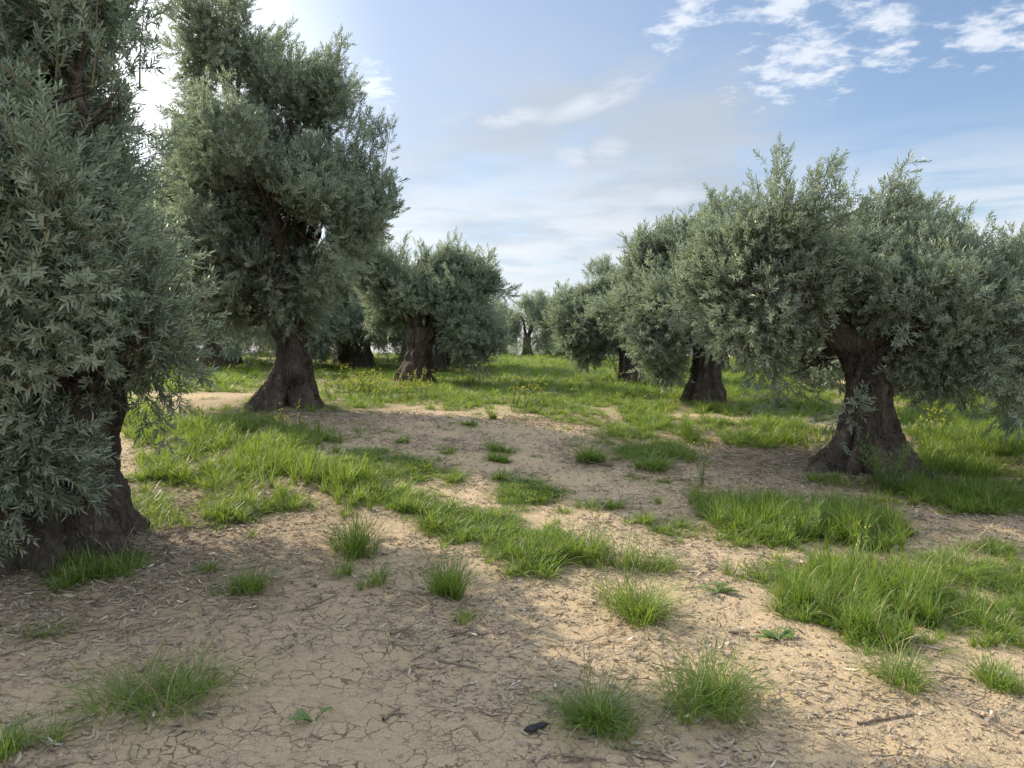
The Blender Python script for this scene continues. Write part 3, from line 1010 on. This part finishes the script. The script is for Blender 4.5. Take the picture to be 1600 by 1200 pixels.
PROF_A = [(-.3, .62, .5, 0, 0), (0, .48, .42, 0, 0), (.3, .36, .33, .03, 0), (.7, .27, .26, .07, 0), (1.1, .25, .24, .1, 0), (1.35, .28, .24, .1, 0)]
PROF_B = [(-.3, .55, .5, 0, 0), (0, .42, .4, 0, 0), (.3, .3, .28, -.04, 0), (.7, .22, .22, -.08, 0), (1.15, .2, .2, -.04, 0)]
KINDS = [
    far_kind(71, [(-.9, 0, 2.2, .85), (.8, .2, 2.4, .9), (0, -.6, 2.7, .9), (.1, .8, 2.6, .9), (-.2, 0, 3.3, .75), (1.2, -.4, 1.8, .6), (-1.3, .4, 1.7, .6), (0, -1.1, 1.7, .55), (1.35, .6, 1.15, .42), (-1.4, -.3, 1.1, .42), (.4, -1.35, 1.15, .40), (-.5, 1.3, 1.1, .42)], PROF_A),
    far_kind(72, [(-.7, .3, 2.3, .8), (.9, -.2, 2.2, .8), (.3, .7, 2.9, .8), (-.4, -.7, 2.5, .8), (.5, 0, 3.5, .55), (-.8, 0, 3.1, .5), (1.3, .5, 1.7, .5), (-1.2, -.4, 1.7, .55), (1.35, .6, 1.15, .42), (-1.4, -.3, 1.1, .42), (.4, -1.35, 1.15, .40), (-.5, 1.3, 1.1, .42)], PROF_B),
    far_kind(73, [(-1.0, 0, 2.0, .8), (1.0, 0, 2.0, .85), (0, .9, 2.2, .85), (0, -.9, 2.1, .8), (0, 0, 2.9, .85), (-.5, .5, 2.8, .6), (.7, -.3, 2.8, .6), (1.35, .6, 1.15, .42), (-1.4, -.3, 1.1, .42), (.4, -1.35, 1.15, .40), (-.5, 1.3, 1.1, .42)], PROF_A),
    far_kind(74, [(-.55, 0, 2.3, .62), (.65, .1, 2.35, .66), (0, -.5, 2.1, .5), (.5, -.3, 2.9, .4), (-.4, .3, 2.85, .42), (-.95, .2, 1.75, .42), (.1, .6, 2.2, .55), (.95, -.2, 1.7, .35)], PROF_B, 2600),
]


def far_tree(x, y, kind, scale, rz, label, group=None):
    root = bpy.data.objects.new('olive_tree', None)
    COL.objects.link(root)
    root.location = (float(x), float(y), float(terrain(x, y)))
    root.rotation_euler = (0, 0, rz)
    root.scale = (scale,) * 3
    tag(root, label, 'olive tree', group)
    tr, lm, cr = KINDS[kind]
    link('trunk', tr, root)
    for m_ in lm:
        link('limb', m_, root)
    link('crown', cr, root)['kind'] = 'stuff'
    return root


def far_at(px, depth, *a, **k):
    return far_tree((px - CX) / F_PX * depth, depth, *a, **k)


G_FAR = 'olive trees farther back in the grove'
far_at(825, 42.5, 3, 1.02, .5, 'lone round olive tree on the crest at the end of the grassy lane', G_FAR)
far_at(856, 52, 3, .95, 2.2, 'thin trunked olive tree peeping out just right of the one on the crest', G_FAR)
far_at(876, 44, 1, .92, 1.1, 'olive tree half hidden behind the low sweeping silvery crown near the lane', G_FAR)
far_at(712, 27, 2, 1.0, 4.0, 'olive tree whose short trunk shows right of the leaning trunk in the flowers', G_FAR)
far_at(682, 24.0, 0, .85, .7, 'olive tree whose trunk shows close behind the leaning trunk in the flowers', G_FAR)
far_at(566, 24.5, 2, 1.12, 2.0, 'olive tree in the gap between the tall tree and the round one in flowers', G_FAR)
far_at(537, 27, 2, 1.1, 5.0, 'olive tree far behind, low in the gap just right of the hunched trunk', G_FAR)
far_at(340, 21.5, 0, 1.05, 3.3, 'olive tree in the gap left of the hunched trunk with drooping branches', G_FAR)
far_at(285, 27, 2, 1.1, 1.2, 'olive tree farther left whose trunk stands above a strip of bright grass', G_FAR)
far_at(1408, 17.0, 0, 1.0, 4.4, 'shaded olive tree whose dark trunk foot shows right of the buttressed trunk', G_FAR)
far_at(1600, 19.5, 2, .95, 2.7, 'olive tree at the picture edge behind the right head of the silvery crown', G_FAR)
far_at(1010, 28.5, 2, .95, .3, 'dark olive tree close behind the small silvery one', G_FAR)
far_at(786, 45, 2, .85, 1.9, 'little olive tree left of the one on the crest, behind the round crown', G_FAR)
BACK = 'olive tree deep in the grove, mostly hidden behind nearer crowns'
ROWS = [(-6.2, 30.5, 2, 1.05, 'olive tree far back beyond the yellow flowers, left of the leaning trunk'), (-13.5, 30, 0, 1.1, BACK), (-12.5, 38, 2, 1.1, BACK),
        (-7.2, 23.8, 1, .95, 'olive tree right behind the hunched trunk, filling the gap beside it'), (-6.5, 46, 2, 1.0, BACK),
        (8.2, 29.5, 2, 1.0, 'olive tree far back, seen just right of the slim dark upright trunk'),
        (8.5, 21.2, 2, .9, 'olive tree seen under the silvery two headed crown, left of its buttressed trunk'), (14.2, 19.5, 0, 1.0, BACK),
        (-10.1, 26.5, 2, 1.1, 'olive tree behind the drooping one in the gap left of the hunched trunk'), (-9.2, 33.5, 1, 1.05, BACK), (-8.6, 41, 0, 1.0, BACK), (-16, 40, 1, 1.1, BACK),
        (-4.8, 35, 2, 1.0, BACK), (10.6, 13.0, 1, 1.0, 'olive tree cut by the right edge behind the silvery two headed crown'),
        (10.9, 25.5, 0, 1.0, BACK), (10.3, 33, 2, 1.0, BACK), (9.0, 41, 1, 1.0, BACK), (5.4, 35.5, 0, .9, BACK)]
for i, (x, y, k, s, lab) in enumerate(ROWS):
    far_tree(x, y, k, s, i * 1.37, lab, 'hidden olive trees of the back rows' if lab is BACK else G_FAR)


# ------------------------------------------------------------------ grass
def blades(rng, n, spread, h, w, lean, flop=.5):
    """n curved blades from a small foot -> V (n*7), quads, tris, rnd"""
    a = rng.uniform(0, 2 * np.pi, n)
    rad = spread * np.sqrt(rng.random(n))
    base = np.stack([np.cos(a) * rad, np.sin(a) * rad, np.full(n, -.015)], 1)
    az_ = a + rng.normal(0, .9, n)
    hh = h * rng.uniform(.45, 1.15, n)
    out_ = np.stack([np.cos(az_), np.sin(az_), np.zeros(n)], 1)
    ln = lean * rng.uniform(.25, 1.5, n)
    fl = flop * rng.uniform(0, 1, n) ** 1.4
    side = np.stack([-np.sin(az_), np.cos(az_), np.zeros(n)], 1)
    tw = rng.normal(0, .5, n)[:, None]
    side = unit(side + out_ * tw)
    up = np.array([0, 0, 1.0])
    V = []
    for t, ww in ((0, .8), (.38, 1.0), (.74, .7), (1, 0)):
        rise = hh * (t - fl * t ** 3 * .8)
        push = hh * ln * (t ** 1.5) + hh * fl * t ** 2 * .6
        c = base + up * rise[:, None] + out_ * push[:, None]
        if ww:
            V += [c - side * (w * ww / 2), c + side * (w * ww / 2)]
        else:
            V.append(c)
    V = np.stack(V, 1).reshape(-1, 3)
    o = np.arange(n)[:, None] * 7
    q = np.vstack([o + [0, 1, 3, 2], o + [2, 3, 5, 4]])
    t3 = o + [4, 5, 6]
    return V, q, t3, np.repeat(rng.random(n), 7)


def tuft_source(rng, n, spread, h, w, lean, flop=.5):
    V, q, t, r = blades(rng, n, spread, h, w, lean, flop)
    return V, [q, t], [0, 0], r


def seed_stalk(rng, h):
    """thin pale stem with a nodding spike"""
    V, F, off = [], [], 0
    for _ in range(3):
        a = rng.uniform(0, 6.28); hh = h * rng.uniform(.7, 1.1); k = rng.uniform(.15, .5)
        o = np.array([math.cos(a), math.sin(a), 0]) * hh * k
        pts = [np.zeros(3), o * .2 + [0, 0, hh * .4], o * .55 + [0, 0, hh * .78], o + [0, 0, hh]]
        v, q = tube(pts, [.0016, .0015, .0012, .001], 3); V.append(v); F.append(q + off); off += len(v)
        e = np.array(pts[-1]); dr = unit(e - pts[-2])
        v, q = tube([e - dr * .04, e - dr * .015, e + dr * .02, e + dr * .045], [.0008, .0026, .0022, .0004], 4); V.append(v); F.append(q + off); off += len(v)
    return np.vstack(V), [np.vstack(F)], [1], np.full(off, rng.random())


rg = np.random.default_rng(101)
SRC_GRASS = [tuft_source(rg, 26, .07, 1.0 * s, .024, l, f) for s, l, f in ((1.0, .4, .7), (.85, .7, 1.0), (1.15, .3, .5), (.75, .9, 1.0), (1.0, .6, 1.1), (.6, .9, .8))]
# (these are one metre tall; instances shrink them to 0.1 - 0.3 m, sideways less than upwards)
SRC_GRASS = [(v * np.array([1, 1, 1]), f, m_, r) for v, f, m_, r in SRC_GRASS]
SRC_GRASS.append(seed_stalk(rg, 1.35))

NC = 240000
th = rg.uniform(R(-52), R(52), NC)
rr_ = np.exp(rg.uniform(math.log(2.2), math.log(60), NC))
px_, py_ = rr_ * np.sin(th), rr_ * np.cos(th)
dens, hgt = grass_field(px_, py_)
patch = np.clip(.50 + .95 * vnoise(px_, py_, 3.6, 51) + .4 * vnoise(px_, py_, 9, 53), .04, 1)
prob = np.clip(dens * np.maximum(patch, np.clip(dens - 1.0, 0, .5)), 0, 1.2) * np.interp(rr_, [2, 4, 8, 14, 30, 60], [.30, .50, .62, .50, .38, .32])
# no grass inside trunks
for tx, ty, tz in TREES_XY:
    rt = np.hypot(px_ - tx, py_ - ty)
    prob = np.where((rt > .42) & (rt < .95) & (vnoise(px_, py_, 3.3, 57) > -.1), np.maximum(prob, .30), prob)
    prob = np.where(rt < .42, prob * .1, prob)
sel = rg.random(NC) < prob
px_, py_, hgt, rr_ = px_[sel], py_[sel], hgt[sel], rr_[sel]
pz_ = terrain(px_, py_)
n = len(px_)
print('grass tufts', n)
hs_ = hgt * rg.uniform(.55, 1.25, n) * (1 + .35 * vnoise(px_, py_, 1.9, 52)) * np.interp(rr_, [2, 12, 40], [1, 1.0, 1.25])
hs_ = np.clip(hs_, .05, .48)
wid = np.interp(rr_, [2, 6, 14, 40], [.17, .22, .36, .9]) * rg.uniform(.8, 1.2, n)
pick = rg.integers(0, 6, n)
pick = np.where(rg.random(n) < .02, 6, pick)
rot = np.stack([rg.normal(0, .12, n), rg.normal(0, .12, n), rg.uniform(0, 6.28, n)], 1)
scl = np.stack([np.maximum(wid, hs_ * .75), np.maximum(wid, hs_ * .75), hs_], 1)
me = scatter_mesh('meadow_grass', SRC_GRASS, np.stack([px_, py_, pz_ - .01], 1), rot, scl, [M_GRASS, M_STRAW], rg, pick)
grass = scatter('meadow_grass', len(SRC_GRASS), me)
tag(grass, 'long green grass growing between the rows of olive trees', 'grass', kind='stuff')

# single tufts standing apart on the bare soil
TUFTS = [  # px, py of the foot, width px, height px, blades, flop, label
    (215, 1085, 250, 70, 330, 1.0, 'widest sprawling dark tuft, lying flat on the cracked soil near the lower left'),
    (8, 1185, 130, 85, 170, .6, 'dark tuft cut by the lower left corner of the picture'),
    (85, 1160, 80, 60, 60, .5, 'pale thin tuft just right of the one in the lower left corner'),
    (388, 925, 90, 55, 220, .5, 'small dense dark green tuft on shaded cracked soil'),
    (342, 893, 70, 36, 110, .6, 'low loose tuft just behind the small dense dark one'),
    (72, 990, 110, 28, 120, .9, 'flat thin tuft on leaf litter in front of the broad trunk'),
    (185, 905, 80, 55, 110, .5, 'thin shaded tuft right in front of the broad trunk'),
    (555, 868, 100, 90, 230, .25, 'tall sunlit tuft at the left end of the grass strip'),
    (540, 897, 55, 38, 50, .4, 'little yellow green tuft below the tall sunlit one'),
    (592, 912, 70, 48, 90, .5, 'ragged tuft between the tall sunlit one and the upright one'),
    (700, 930, 95, 82, 260, .25, 'bright upright tuft alone on sunlit soil'),
    (730, 965, 60, 30, 60, .8, 'tiny tuft in front of the bright upright one'),
    (993, 962, 165, 85, 430, .5, 'broad bushy tuft in mid ground with pale seed stalks'),
    (905, 1125, 185, 80, 420, 1.0, 'dark spreading tuft beside the charred chip of wood'),
    (1115, 1105, 185, 110, 460, .9, 'big arching tuft right of the dark spreading one'),
    (1412, 1072, 165, 75, 240, .8, 'thin pale tuft in front of the tallest grass clump'),
    (1018, 888, 110, 38, 240, .5, 'low dense tuft at the right end of the grass strip'),
    (912, 872, 150, 68, 420, .45, 'dense dark tuft midway in the grass strip'),
    (840, 893, 80, 45, 190, .4, 'short sunlit tuft at the front edge of the grass strip'),
    (625, 692, 36, 18, 90, .5, 'small dark tuft alone in the shaded clearing, farthest left'),
    (780, 704, 52, 26, 130, .5, 'dark tuft in the shaded clearing, rear of a row of three'),
    (783, 722, 46, 24, 130, .5, 'dark tuft in the shaded clearing, middle of a row of three'),
    (784, 750, 46, 24, 120, .5, 'greener tuft in the clearing, front of a row of three'),
    (700, 708, 60, 20, 110, .7, 'thin dark tuft in the clearing left of the row of three'),
    (922, 722, 80, 44, 260, .5, 'bushy dark tuft beside a dark stick in the clearing'),
    (1022, 735, 80, 40, 220, .6, 'bushy tuft in the clearing right of the one with the stick'),
    (955, 793, 85, 28, 170, .8, 'flat green tuft on lit soil below the clearing'),
    (880, 800, 40, 16, 70, .6, 'very small tuft left of the flat green one'),
    (1008, 818, 60, 30, 130, .5, 'low tuft between the flat green one and the grass bank'),
    (732, 664, 34, 16, 80, .5, 'small tuft at the rear of the clearing under the flowers'),
    (768, 655, 26, 18, 70, .4, 'short tuft touching the meadow edge behind the clearing'),
    (1500, 905, 130, 55, 320, .5, 'wide dark tuft on the bare path at the right'),
    (1560, 1070, 110, 70, 240, .6, 'ragged tuft at the lower right edge of the picture'),
]
G_T = 'separate grass tufts on bare soil'
for i, (a, b_, wpx, hpx, nb, fl, lab) in enumerate(TUFTS):
    p = ground_at(a, b_)
    k = p[1] / F_PX
    wm, hm = wpx * k, hpx * k * 1.05
    r = np.random.default_rng(500 + i)
    lean = max(.55, (wm * .5 - .02) / max(hm, .02) * 1.15)
    parts = []
    nsub = 3 + int(nb > 150) * 3
    for q_ in range(nsub):
        ox, oy = (r.normal(0, wm * .20), r.normal(0, wm * .15)) if q_ else (0, 0)
        sv = blades(r, max(8, int(nb * 1.3 / nsub)), wm * .12, hm * r.uniform(.5, 1.12), max(.0042, 1.3 * k), min(lean, 2.6) * r.uniform(.7, 1.2), min(1.15, fl * .5 + .7))
        parts.append((sv[0] + [ox, oy, 0], *sv[1:]))
    offs = np.cumsum([0] + [len(p_[0]) for p_ in parts])
    V = np.vstack([p_[0] for p_ in parts]); rn = np.concatenate([p_[3] for p_ in parts])
    q = np.vstack([p_[1] + o_ for p_, o_ in zip(parts, offs)]); t3 = np.vstack([p_[2] + o_ for p_, o_ in zip(parts, offs)])
    #, hm * .95, max(.0045, 1.35 * k), min(lean, 2.6), min(1.15, fl * .5 + .7))
    V2, F2 = [V], [q, t3]
    ns = 2 if nb > 300 else (1 if i % 3 == 0 else 0)
    off = len(V); m2 = [0, 0]; rns = [rn]
    for _ in range(ns):
        v, f, m_, rr2 = seed_stalk(r, hm * 1.2)
        v = v + np.array([r.normal(0, wm * .12), r.normal(0, wm * .12), 0])
        V2.append(v); F2.append(f[0] + off); m2.append(1); rns.append(rr2); off += len(v)
    o = link('grass_tuft', mesh_np('grass_tuft', np.vstack(V2), F2, [M_GRASS, M_STRAW], m2, {'rnd': ('FLOAT', np.concatenate(rns))}), None, p)
    tag(o, lab, 'grass tuft', G_T)


# ------------------------------------------------------------------ flowers, weeds
def flower_source(rng, h=.42):
    V, F, M3, rn, off = [], [], [], [], 0
    for _ in range(4):
        a = rng.uniform(0, 6.28); hh = h * rng.uniform(.6, 1.1)
        o = np.array([math.cos(a), math.sin(a), 0]) * hh * rng.uniform(.1, .35)
        v, q = tube([np.zeros(3), o * .4 + [0, 0, hh * .5], o + [0, 0, hh]], [.003, .0025, .0015], 3)
        V.append(v); F.append(q + off); M3.append(0); rn.append(np.full(len(v), .4)); off += len(v)
        for _ in range(5):
            c = o + [rng.normal(0, .02), rng.normal(0, .02), hh + rng.uniform(-.07, .015)]
            s = .0085
            d1 = unit(rng.normal(size=3)); d2 = unit(np.cross(d1, rng.normal(size=3)))
            V.append(np.array([c - d1 * s, c + d2 * s, c + d1 * s, c - d2 * s])); F.append(np.array([[0, 1, 2, 3]]) + off); M3.append(1); rn.append(np.full(4, rng.random())); off += 4
        for _ in range(4):
            t = rng.uniform(.1, .7); c = o * t + [0, 0, hh * t]
            d1 = unit(rng.normal(size=3) * [1, 1, .3]); sd = unit(np.cross(d1, [0, 0, 1]))
            V.append(np.array([c, c + d1 * .03 + sd * .012, c + d1 * .07, c + d1 * .03 - sd * .012])); F.append(np.array([[0, 1, 2, 3]]) + off); M3.append(0); rn.append(np.full(4, rng.random())); off += 4
    return np.vstack(V), F, M3, np.concatenate(rn)


rf = np.random.default_rng(77)
SRC_FLOWER = [flower_source(rf) for _ in range(4)]
FP = []
for a, b_, ra, rb, cnt in [(560, 618, 50, 16, 260), (640, 622, 60, 10, 120), (720, 600, 70, 12, 60), (840, 640, 60, 12, 70), (330, 592, 70, 8, 40), (430, 690, 90, 16, 26), (1450, 680, 40, 24, 60),
                           (1120, 762, 40, 12, 7), (960, 610, 60, 10, 40), (880, 572, 50, 5, 60), (1560, 640, 60, 10, 50), (720, 585, 60, 8, 60), (1330, 868, 60, 8, 6)]:
    for _ in range(int(cnt * .30)):
        FP.append(ground_at(a + rf.normal(0, ra * .5), max(560, b_ + rf.normal(0, rb * .5))))
FP = np.array(FP)
me = scatter_mesh('wildflowers', SRC_FLOWER, FP, np.stack([rf.normal(0, .1, len(FP)), rf.normal(0, .1, len(FP)), rf.uniform(0, 6.28, len(FP))], 1), rf.uniform(.5, 1.15, len(FP)), [M_WEED, M_YELLOW], rf)
tag(scatter('wildflowers', 4, me), 'small yellow wildflowers scattered through the grass', 'wildflowers', kind='stuff')


def leaf_plant(name, loc, label, cat, n, L, w, h, seed, frond=False, group=None):
    """rosette of lobed leaves, or a feathery bush of fine fronds"""
    r = np.random.default_rng(seed)
    V, F, T3, rn, off = [], [], [], [], 0
    root = bpy.data.objects.new(name, None); COL.objects.link(root); root.location = [float(q) for q in loc]
    tag(root, label, cat, group)
    stems, so = [], 0
    SV, SF = [], []
    for k in range(n):
        a = r.uniform(0, 6.28)
        o = np.array([math.cos(a), math.sin(a), 0])
        ln = L * r.uniform(.6, 1.1)
        rise = h * r.uniform(.4, 1.1)
        pts = np.array([[0, 0, 0], o * ln * .4 + [0, 0, rise * .6], o * ln * .8 + [0, 0, rise * .95], o * ln * 1.05 + [0, 0, rise * (1.1 if frond else .75)]])
        path = bez(*pts, 9)
        v, q = tube(path, np.linspace(.004, .0012, 9), 3)
        SV.append(v); SF.append(q + so); so += len(v)
        for i in range(1, 9):
            tn = unit(path[i] - path[i - 1]); sd = unit(np.cross(tn, [0, 0, 1.0]))
            for s in (-1, 1):
                for _ in range(4 if frond else 1):
                    d1 = unit(sd * s + tn * .5 + (r.normal(0, .5, 3) if frond else 0))
                    l = (w * 1.3 if frond else w * math.sin(math.pi * i / 9.5)) * r.uniform(.7, 1.2)
                    p2 = unit(np.cross(d1, [0, 0, 1.0])) * (.0035 if frond else l * .28)
                    c = path[i]
                    V.append(np.array([c, c + d1 * l * .5 + p2, c + d1 * l, c + d1 * l * .5 - p2])); F.append(np.array([[0, 1, 2, 3]]) + off)
                    rn.append(np.full(4, r.random())); off += 4
    link('stem', mesh_np('stem', np.vstack(SV), SF, [M_WEED]), root)
    lf = link('foliage', mesh_np('foliage', np.vstack(V), F, [M_WEED], None, {'rnd': ('FLOAT', np.concatenate(rn))}), root)
    lf['kind'] = 'stuff'
    return root


leaf_plant('weed', ground_at(1216, 1000), 'small pale rosette weed alone on lit soil left of the tallest grass', 'weed', 9, .11, .035, .05, 1)
leaf_plant('weed', ground_at(1122, 926), 'low reddish green creeping weed left of the grass strip at right', 'weed', 11, .13, .03, .05, 2)
leaf_plant('weed', ground_at(490, 1130), 'sparse pale green weed on cracked soil near the bottom edge', 'weed', 5, .10, .025, .06, 3)
leaf_plant('fennel_plant', ground_at(1388, 775), 'feathery fennel bush in front of the buttressed trunk', 'wild fennel', 26, .26, .05, .48, 4, True)
leaf_plant('fennel_plant', ground_at(1255, 850), 'feathery green plant rising from the grass bank', 'wild fennel', 10, .14, .04, .32, 5, True)
leaf_plant('bush', ground_at(800, 559), 'small dark bush on the crest left of the lone tree', 'bush', 40, 1.0, .22, .9, 6, True)
leaf_plant('bush', ground_at(846, 559), 'small dark bush on the crest right of the lone tree', 'bush', 40, 1.1, .22, .7, 8, True)
leaf_plant('weed', ground_at(300, 648), 'leafy sprout on the bare strip left of the hunched trunk', 'weed', 12, .2, .05, .3, 7)

# ------------------------------------------------------------------ litter
def litter_source(rng):
    l, w = rng.uniform(.035, .062), rng.uniform(.007, .012)
    c = rng.uniform(-.35, .6)
    t = np.linspace(0, 1, 4)
    z = .003 + c * l * .5 * (t - .5) ** 2 * 2
    x = (t - .5) * l
    ww = np.array([.15, 1, .85, .1]) * w / 2
    y0 = .15 * l * np.sin(t * 3.1 + rng.uniform(0, 6))
    V = np.vstack([np.stack([x, y0 - ww, z + .002], 1), np.stack([x, y0 + ww, z], 1)])
    q = np.array([[i, i + 1, i + 5, i + 4] for i in range(3)])
    return V, [q], [0], np.full(8, rng.random())


def stick_source(rng):
    L = rng.uniform(.08, .2)
    pts = np.stack([np.linspace(-.5, .5, 5) * L, rng.normal(0, .02, 5) * L * 3, np.full(5, .003)], 1)
    v, q = tube(pts, np.linspace(.0026, .0012, 5), 4)
    return v, [q], [1], np.full(len(v), rng.random())


rl = np.random.default_rng(202)
SRC_LIT = [litter_source(rl) for _ in range(6)] + [stick_source(rl) for _ in range(4)]
NL = 140000
th = rl.uniform(R(-44), R(44), NL)
rr_ = np.sqrt(rl.uniform(1.9 ** 2, 11.5 ** 2, NL))
lx, ly = rr_ * np.sin(th), rr_ * np.cos(th)
ld, _ = grass_field(lx, ly)
pr = np.clip(np.interp(rr_, [2.5, 7], [.30, .62]) + 1.0 * vnoise(lx, ly, 1.7, 61) + .8 * vnoise(lx, ly, 5, 62), .05, 1) * .6
for tx, ty, tz in TREES_XY:
    pr = np.maximum(pr, np.clip(1.7 - np.hypot(lx - tx, ly - ty) / 1.5, 0, .95))
sel = rl.random(NL) < pr
lx, ly = lx[sel], ly[sel]
n = len(lx)
print('litter', n)
pk = np.where(rl.random(n) < .07, rl.integers(6, 10, n), rl.integers(0, 6, n))
gz = terrain(lx, ly) + .004 + .008 * vnoise(lx, ly, 11, 21) + .005 * vnoise(lx, ly, 27, 22)
for tx, ty, tz in TREES_XY:
    gz = gz + .09 * np.exp(-(np.hypot(lx - tx, ly - ty) / .9) ** 2)
me = scatter_mesh('leaf_litter', SRC_LIT, np.stack([lx, ly, gz], 1), np.stack([rl.normal(0, .22, n), rl.normal(0, .22, n), rl.uniform(0, 6.28, n)], 1), rl.uniform(.55, 1.5, n), [M_LITTER, M_STICK], rl, pk)
tag(scatter('leaf_litter', len(SRC_LIT), me), 'dry olive leaves and twig ends strewn over the soil', 'leaf litter', kind='stuff')


def crumb(rng):
    V = np.array([[1, 0, 0], [-1, 0, 0], [0, 1, 0], [0, -1, 0], [0, 0, .8], [0, 0, -.5]], float) * rng.uniform(.6, 1.2, (6, 3)) * .006
    t = np.array([[0, 2, 4], [2, 1, 4], [1, 3, 4], [3, 0, 4], [2, 0, 5], [1, 2, 5], [3, 1, 5], [0, 3, 5]])
    return V, [t], [0], np.zeros(6)


SRC_CR = [crumb(rl) for _ in range(3)]
NCR = 60000
th = rl.uniform(R(-44), R(44), NCR)
rr_ = np.sqrt(rl.uniform(1.9 ** 2, 12.0 ** 2, NCR))
cx_, cy_ = rr_ * np.sin(th), rr_ * np.cos(th)
sel = rl.random(NCR) < np.clip(.4 + .35 * cx_ + .7 * vnoise(cx_, cy_, 2.3, 71), .04, 1)
cx_, cy_ = cx_[sel], cy_[sel]
n = len(cx_)
cz = terrain(cx_, cy_) + .003 + .008 * vnoise(cx_, cy_, 11, 21) + .005 * vnoise(cx_, cy_, 27, 22)
me = scatter_mesh('soil_crumbs', SRC_CR, np.stack([cx_, cy_, cz], 1), rl.uniform(0, 6.28, (n, 3)), rl.uniform(.35, 1.6, n) ** 1.6 * np.interp(np.hypot(cx_, cy_), [3, 11], [1, 1.9]), [M_SOIL], rl)
tag(scatter('soil_crumbs', 3, me), 'loose crumbs of dry tan soil', 'soil crumbs', kind='stuff')

# bigger sticks one can point at
STICKS = [  # two ends px, thickness m, label
    ((955, 1170), (1060, 1188), .006, 'long thin straight stick at the bottom edge below the dark spreading tuft'),
    ((880, 1185), (945, 1192), .009, 'short dark stick lying at the bottom edge left of the long one'),
    ((472, 955), (530, 930), .006, 'thin bent stick on cracked soil left of the bright upright tuft'),
    ((610, 995), (645, 982), .010, 'stubby grey stick on soil below the ragged tuft'),
    ((705, 995), (740, 988), .009, 'stubby stick on lit soil below the tiny tuft'),
    ((600, 1130), (625, 1110), .009, 'short slanting stick on cracked soil near the bottom edge'),
    ((905, 722), (958, 730), .016, 'dark stick in the shaded clearing in front of the bushy tuft'),
    ((1140, 992), (1172, 992), .009, 'short dark stick left of the small rosette weed'),
    ((1338, 1134), (1428, 1122), .007, 'slightly bent stick on the soil near the lower right corner'),
    ((680, 1035), (745, 1048), .007, 'crooked stick in the middle of the lit soil patch'),
    ((1000, 1185), (1050, 1195), .005, 'wispy twig beside the long thin straight stick'),
]
for i, (e0, e1, rad, lab) in enumerate(STICKS):
    r = np.random.default_rng(900 + i)
    p0, p1 = ground_at(*e0), ground_at(*e1)
    c = (p0 + p1) / 2
    t = np.linspace(0, 1, 9)[:, None]
    pts = p0 + (p1 - p0) * t + r.normal(0, .018, (9, 3)) * np.linalg.norm(p1 - p0) * [1, 1, 0]
    pts[:, 2] = terrain(pts[:, 0], pts[:, 1]) + rad * .8 + .006
    v, q = tube(pts - c, np.linspace(rad, rad * .5, 9), 7, r, .15)
    V, Fs = [v], [q]
    sidev = unit(np.cross(p1 - p0, [0, 0, 1.0]))
    s0 = pts[4] - c
    v2, q2 = tube([s0, s0 + sidev * .03 * (1 if i % 2 else -1) + (p1 - p0) * .12, s0 + sidev * .06 * (1 if i % 2 else -1) + (p1 - p0) * .2], [rad * .5, rad * .4, rad * .2], 5)
    V.append(v2); Fs.append(q2 + len(v))
    tag(link('stick', mesh_np('stick', np.vstack(V), Fs, [M_STICK], None, None, True), None, c), lab, 'stick', 'larger sticks on the soil')

# charred chip of wood
p = ground_at(838, 1142)
r = np.random.default_rng(31)
t = np.linspace(0, 1, 8)
pts = np.stack([(t - .5) * .10, (t - .5) * .055, np.full(8, .018)], 1)
v, q = tube(pts, [.006, .015, .017, .018, .016, .017, .012, .003], 9, r, .18)
v[:, 2] = np.maximum(v[:, 2] * .8, -.005)
tag(link('wood_chip', mesh_np('wood_chip', v, [q], [M_CHAR]), None, p), 'charred black chip of wood left of the dark spreading tuft', 'wood chip')
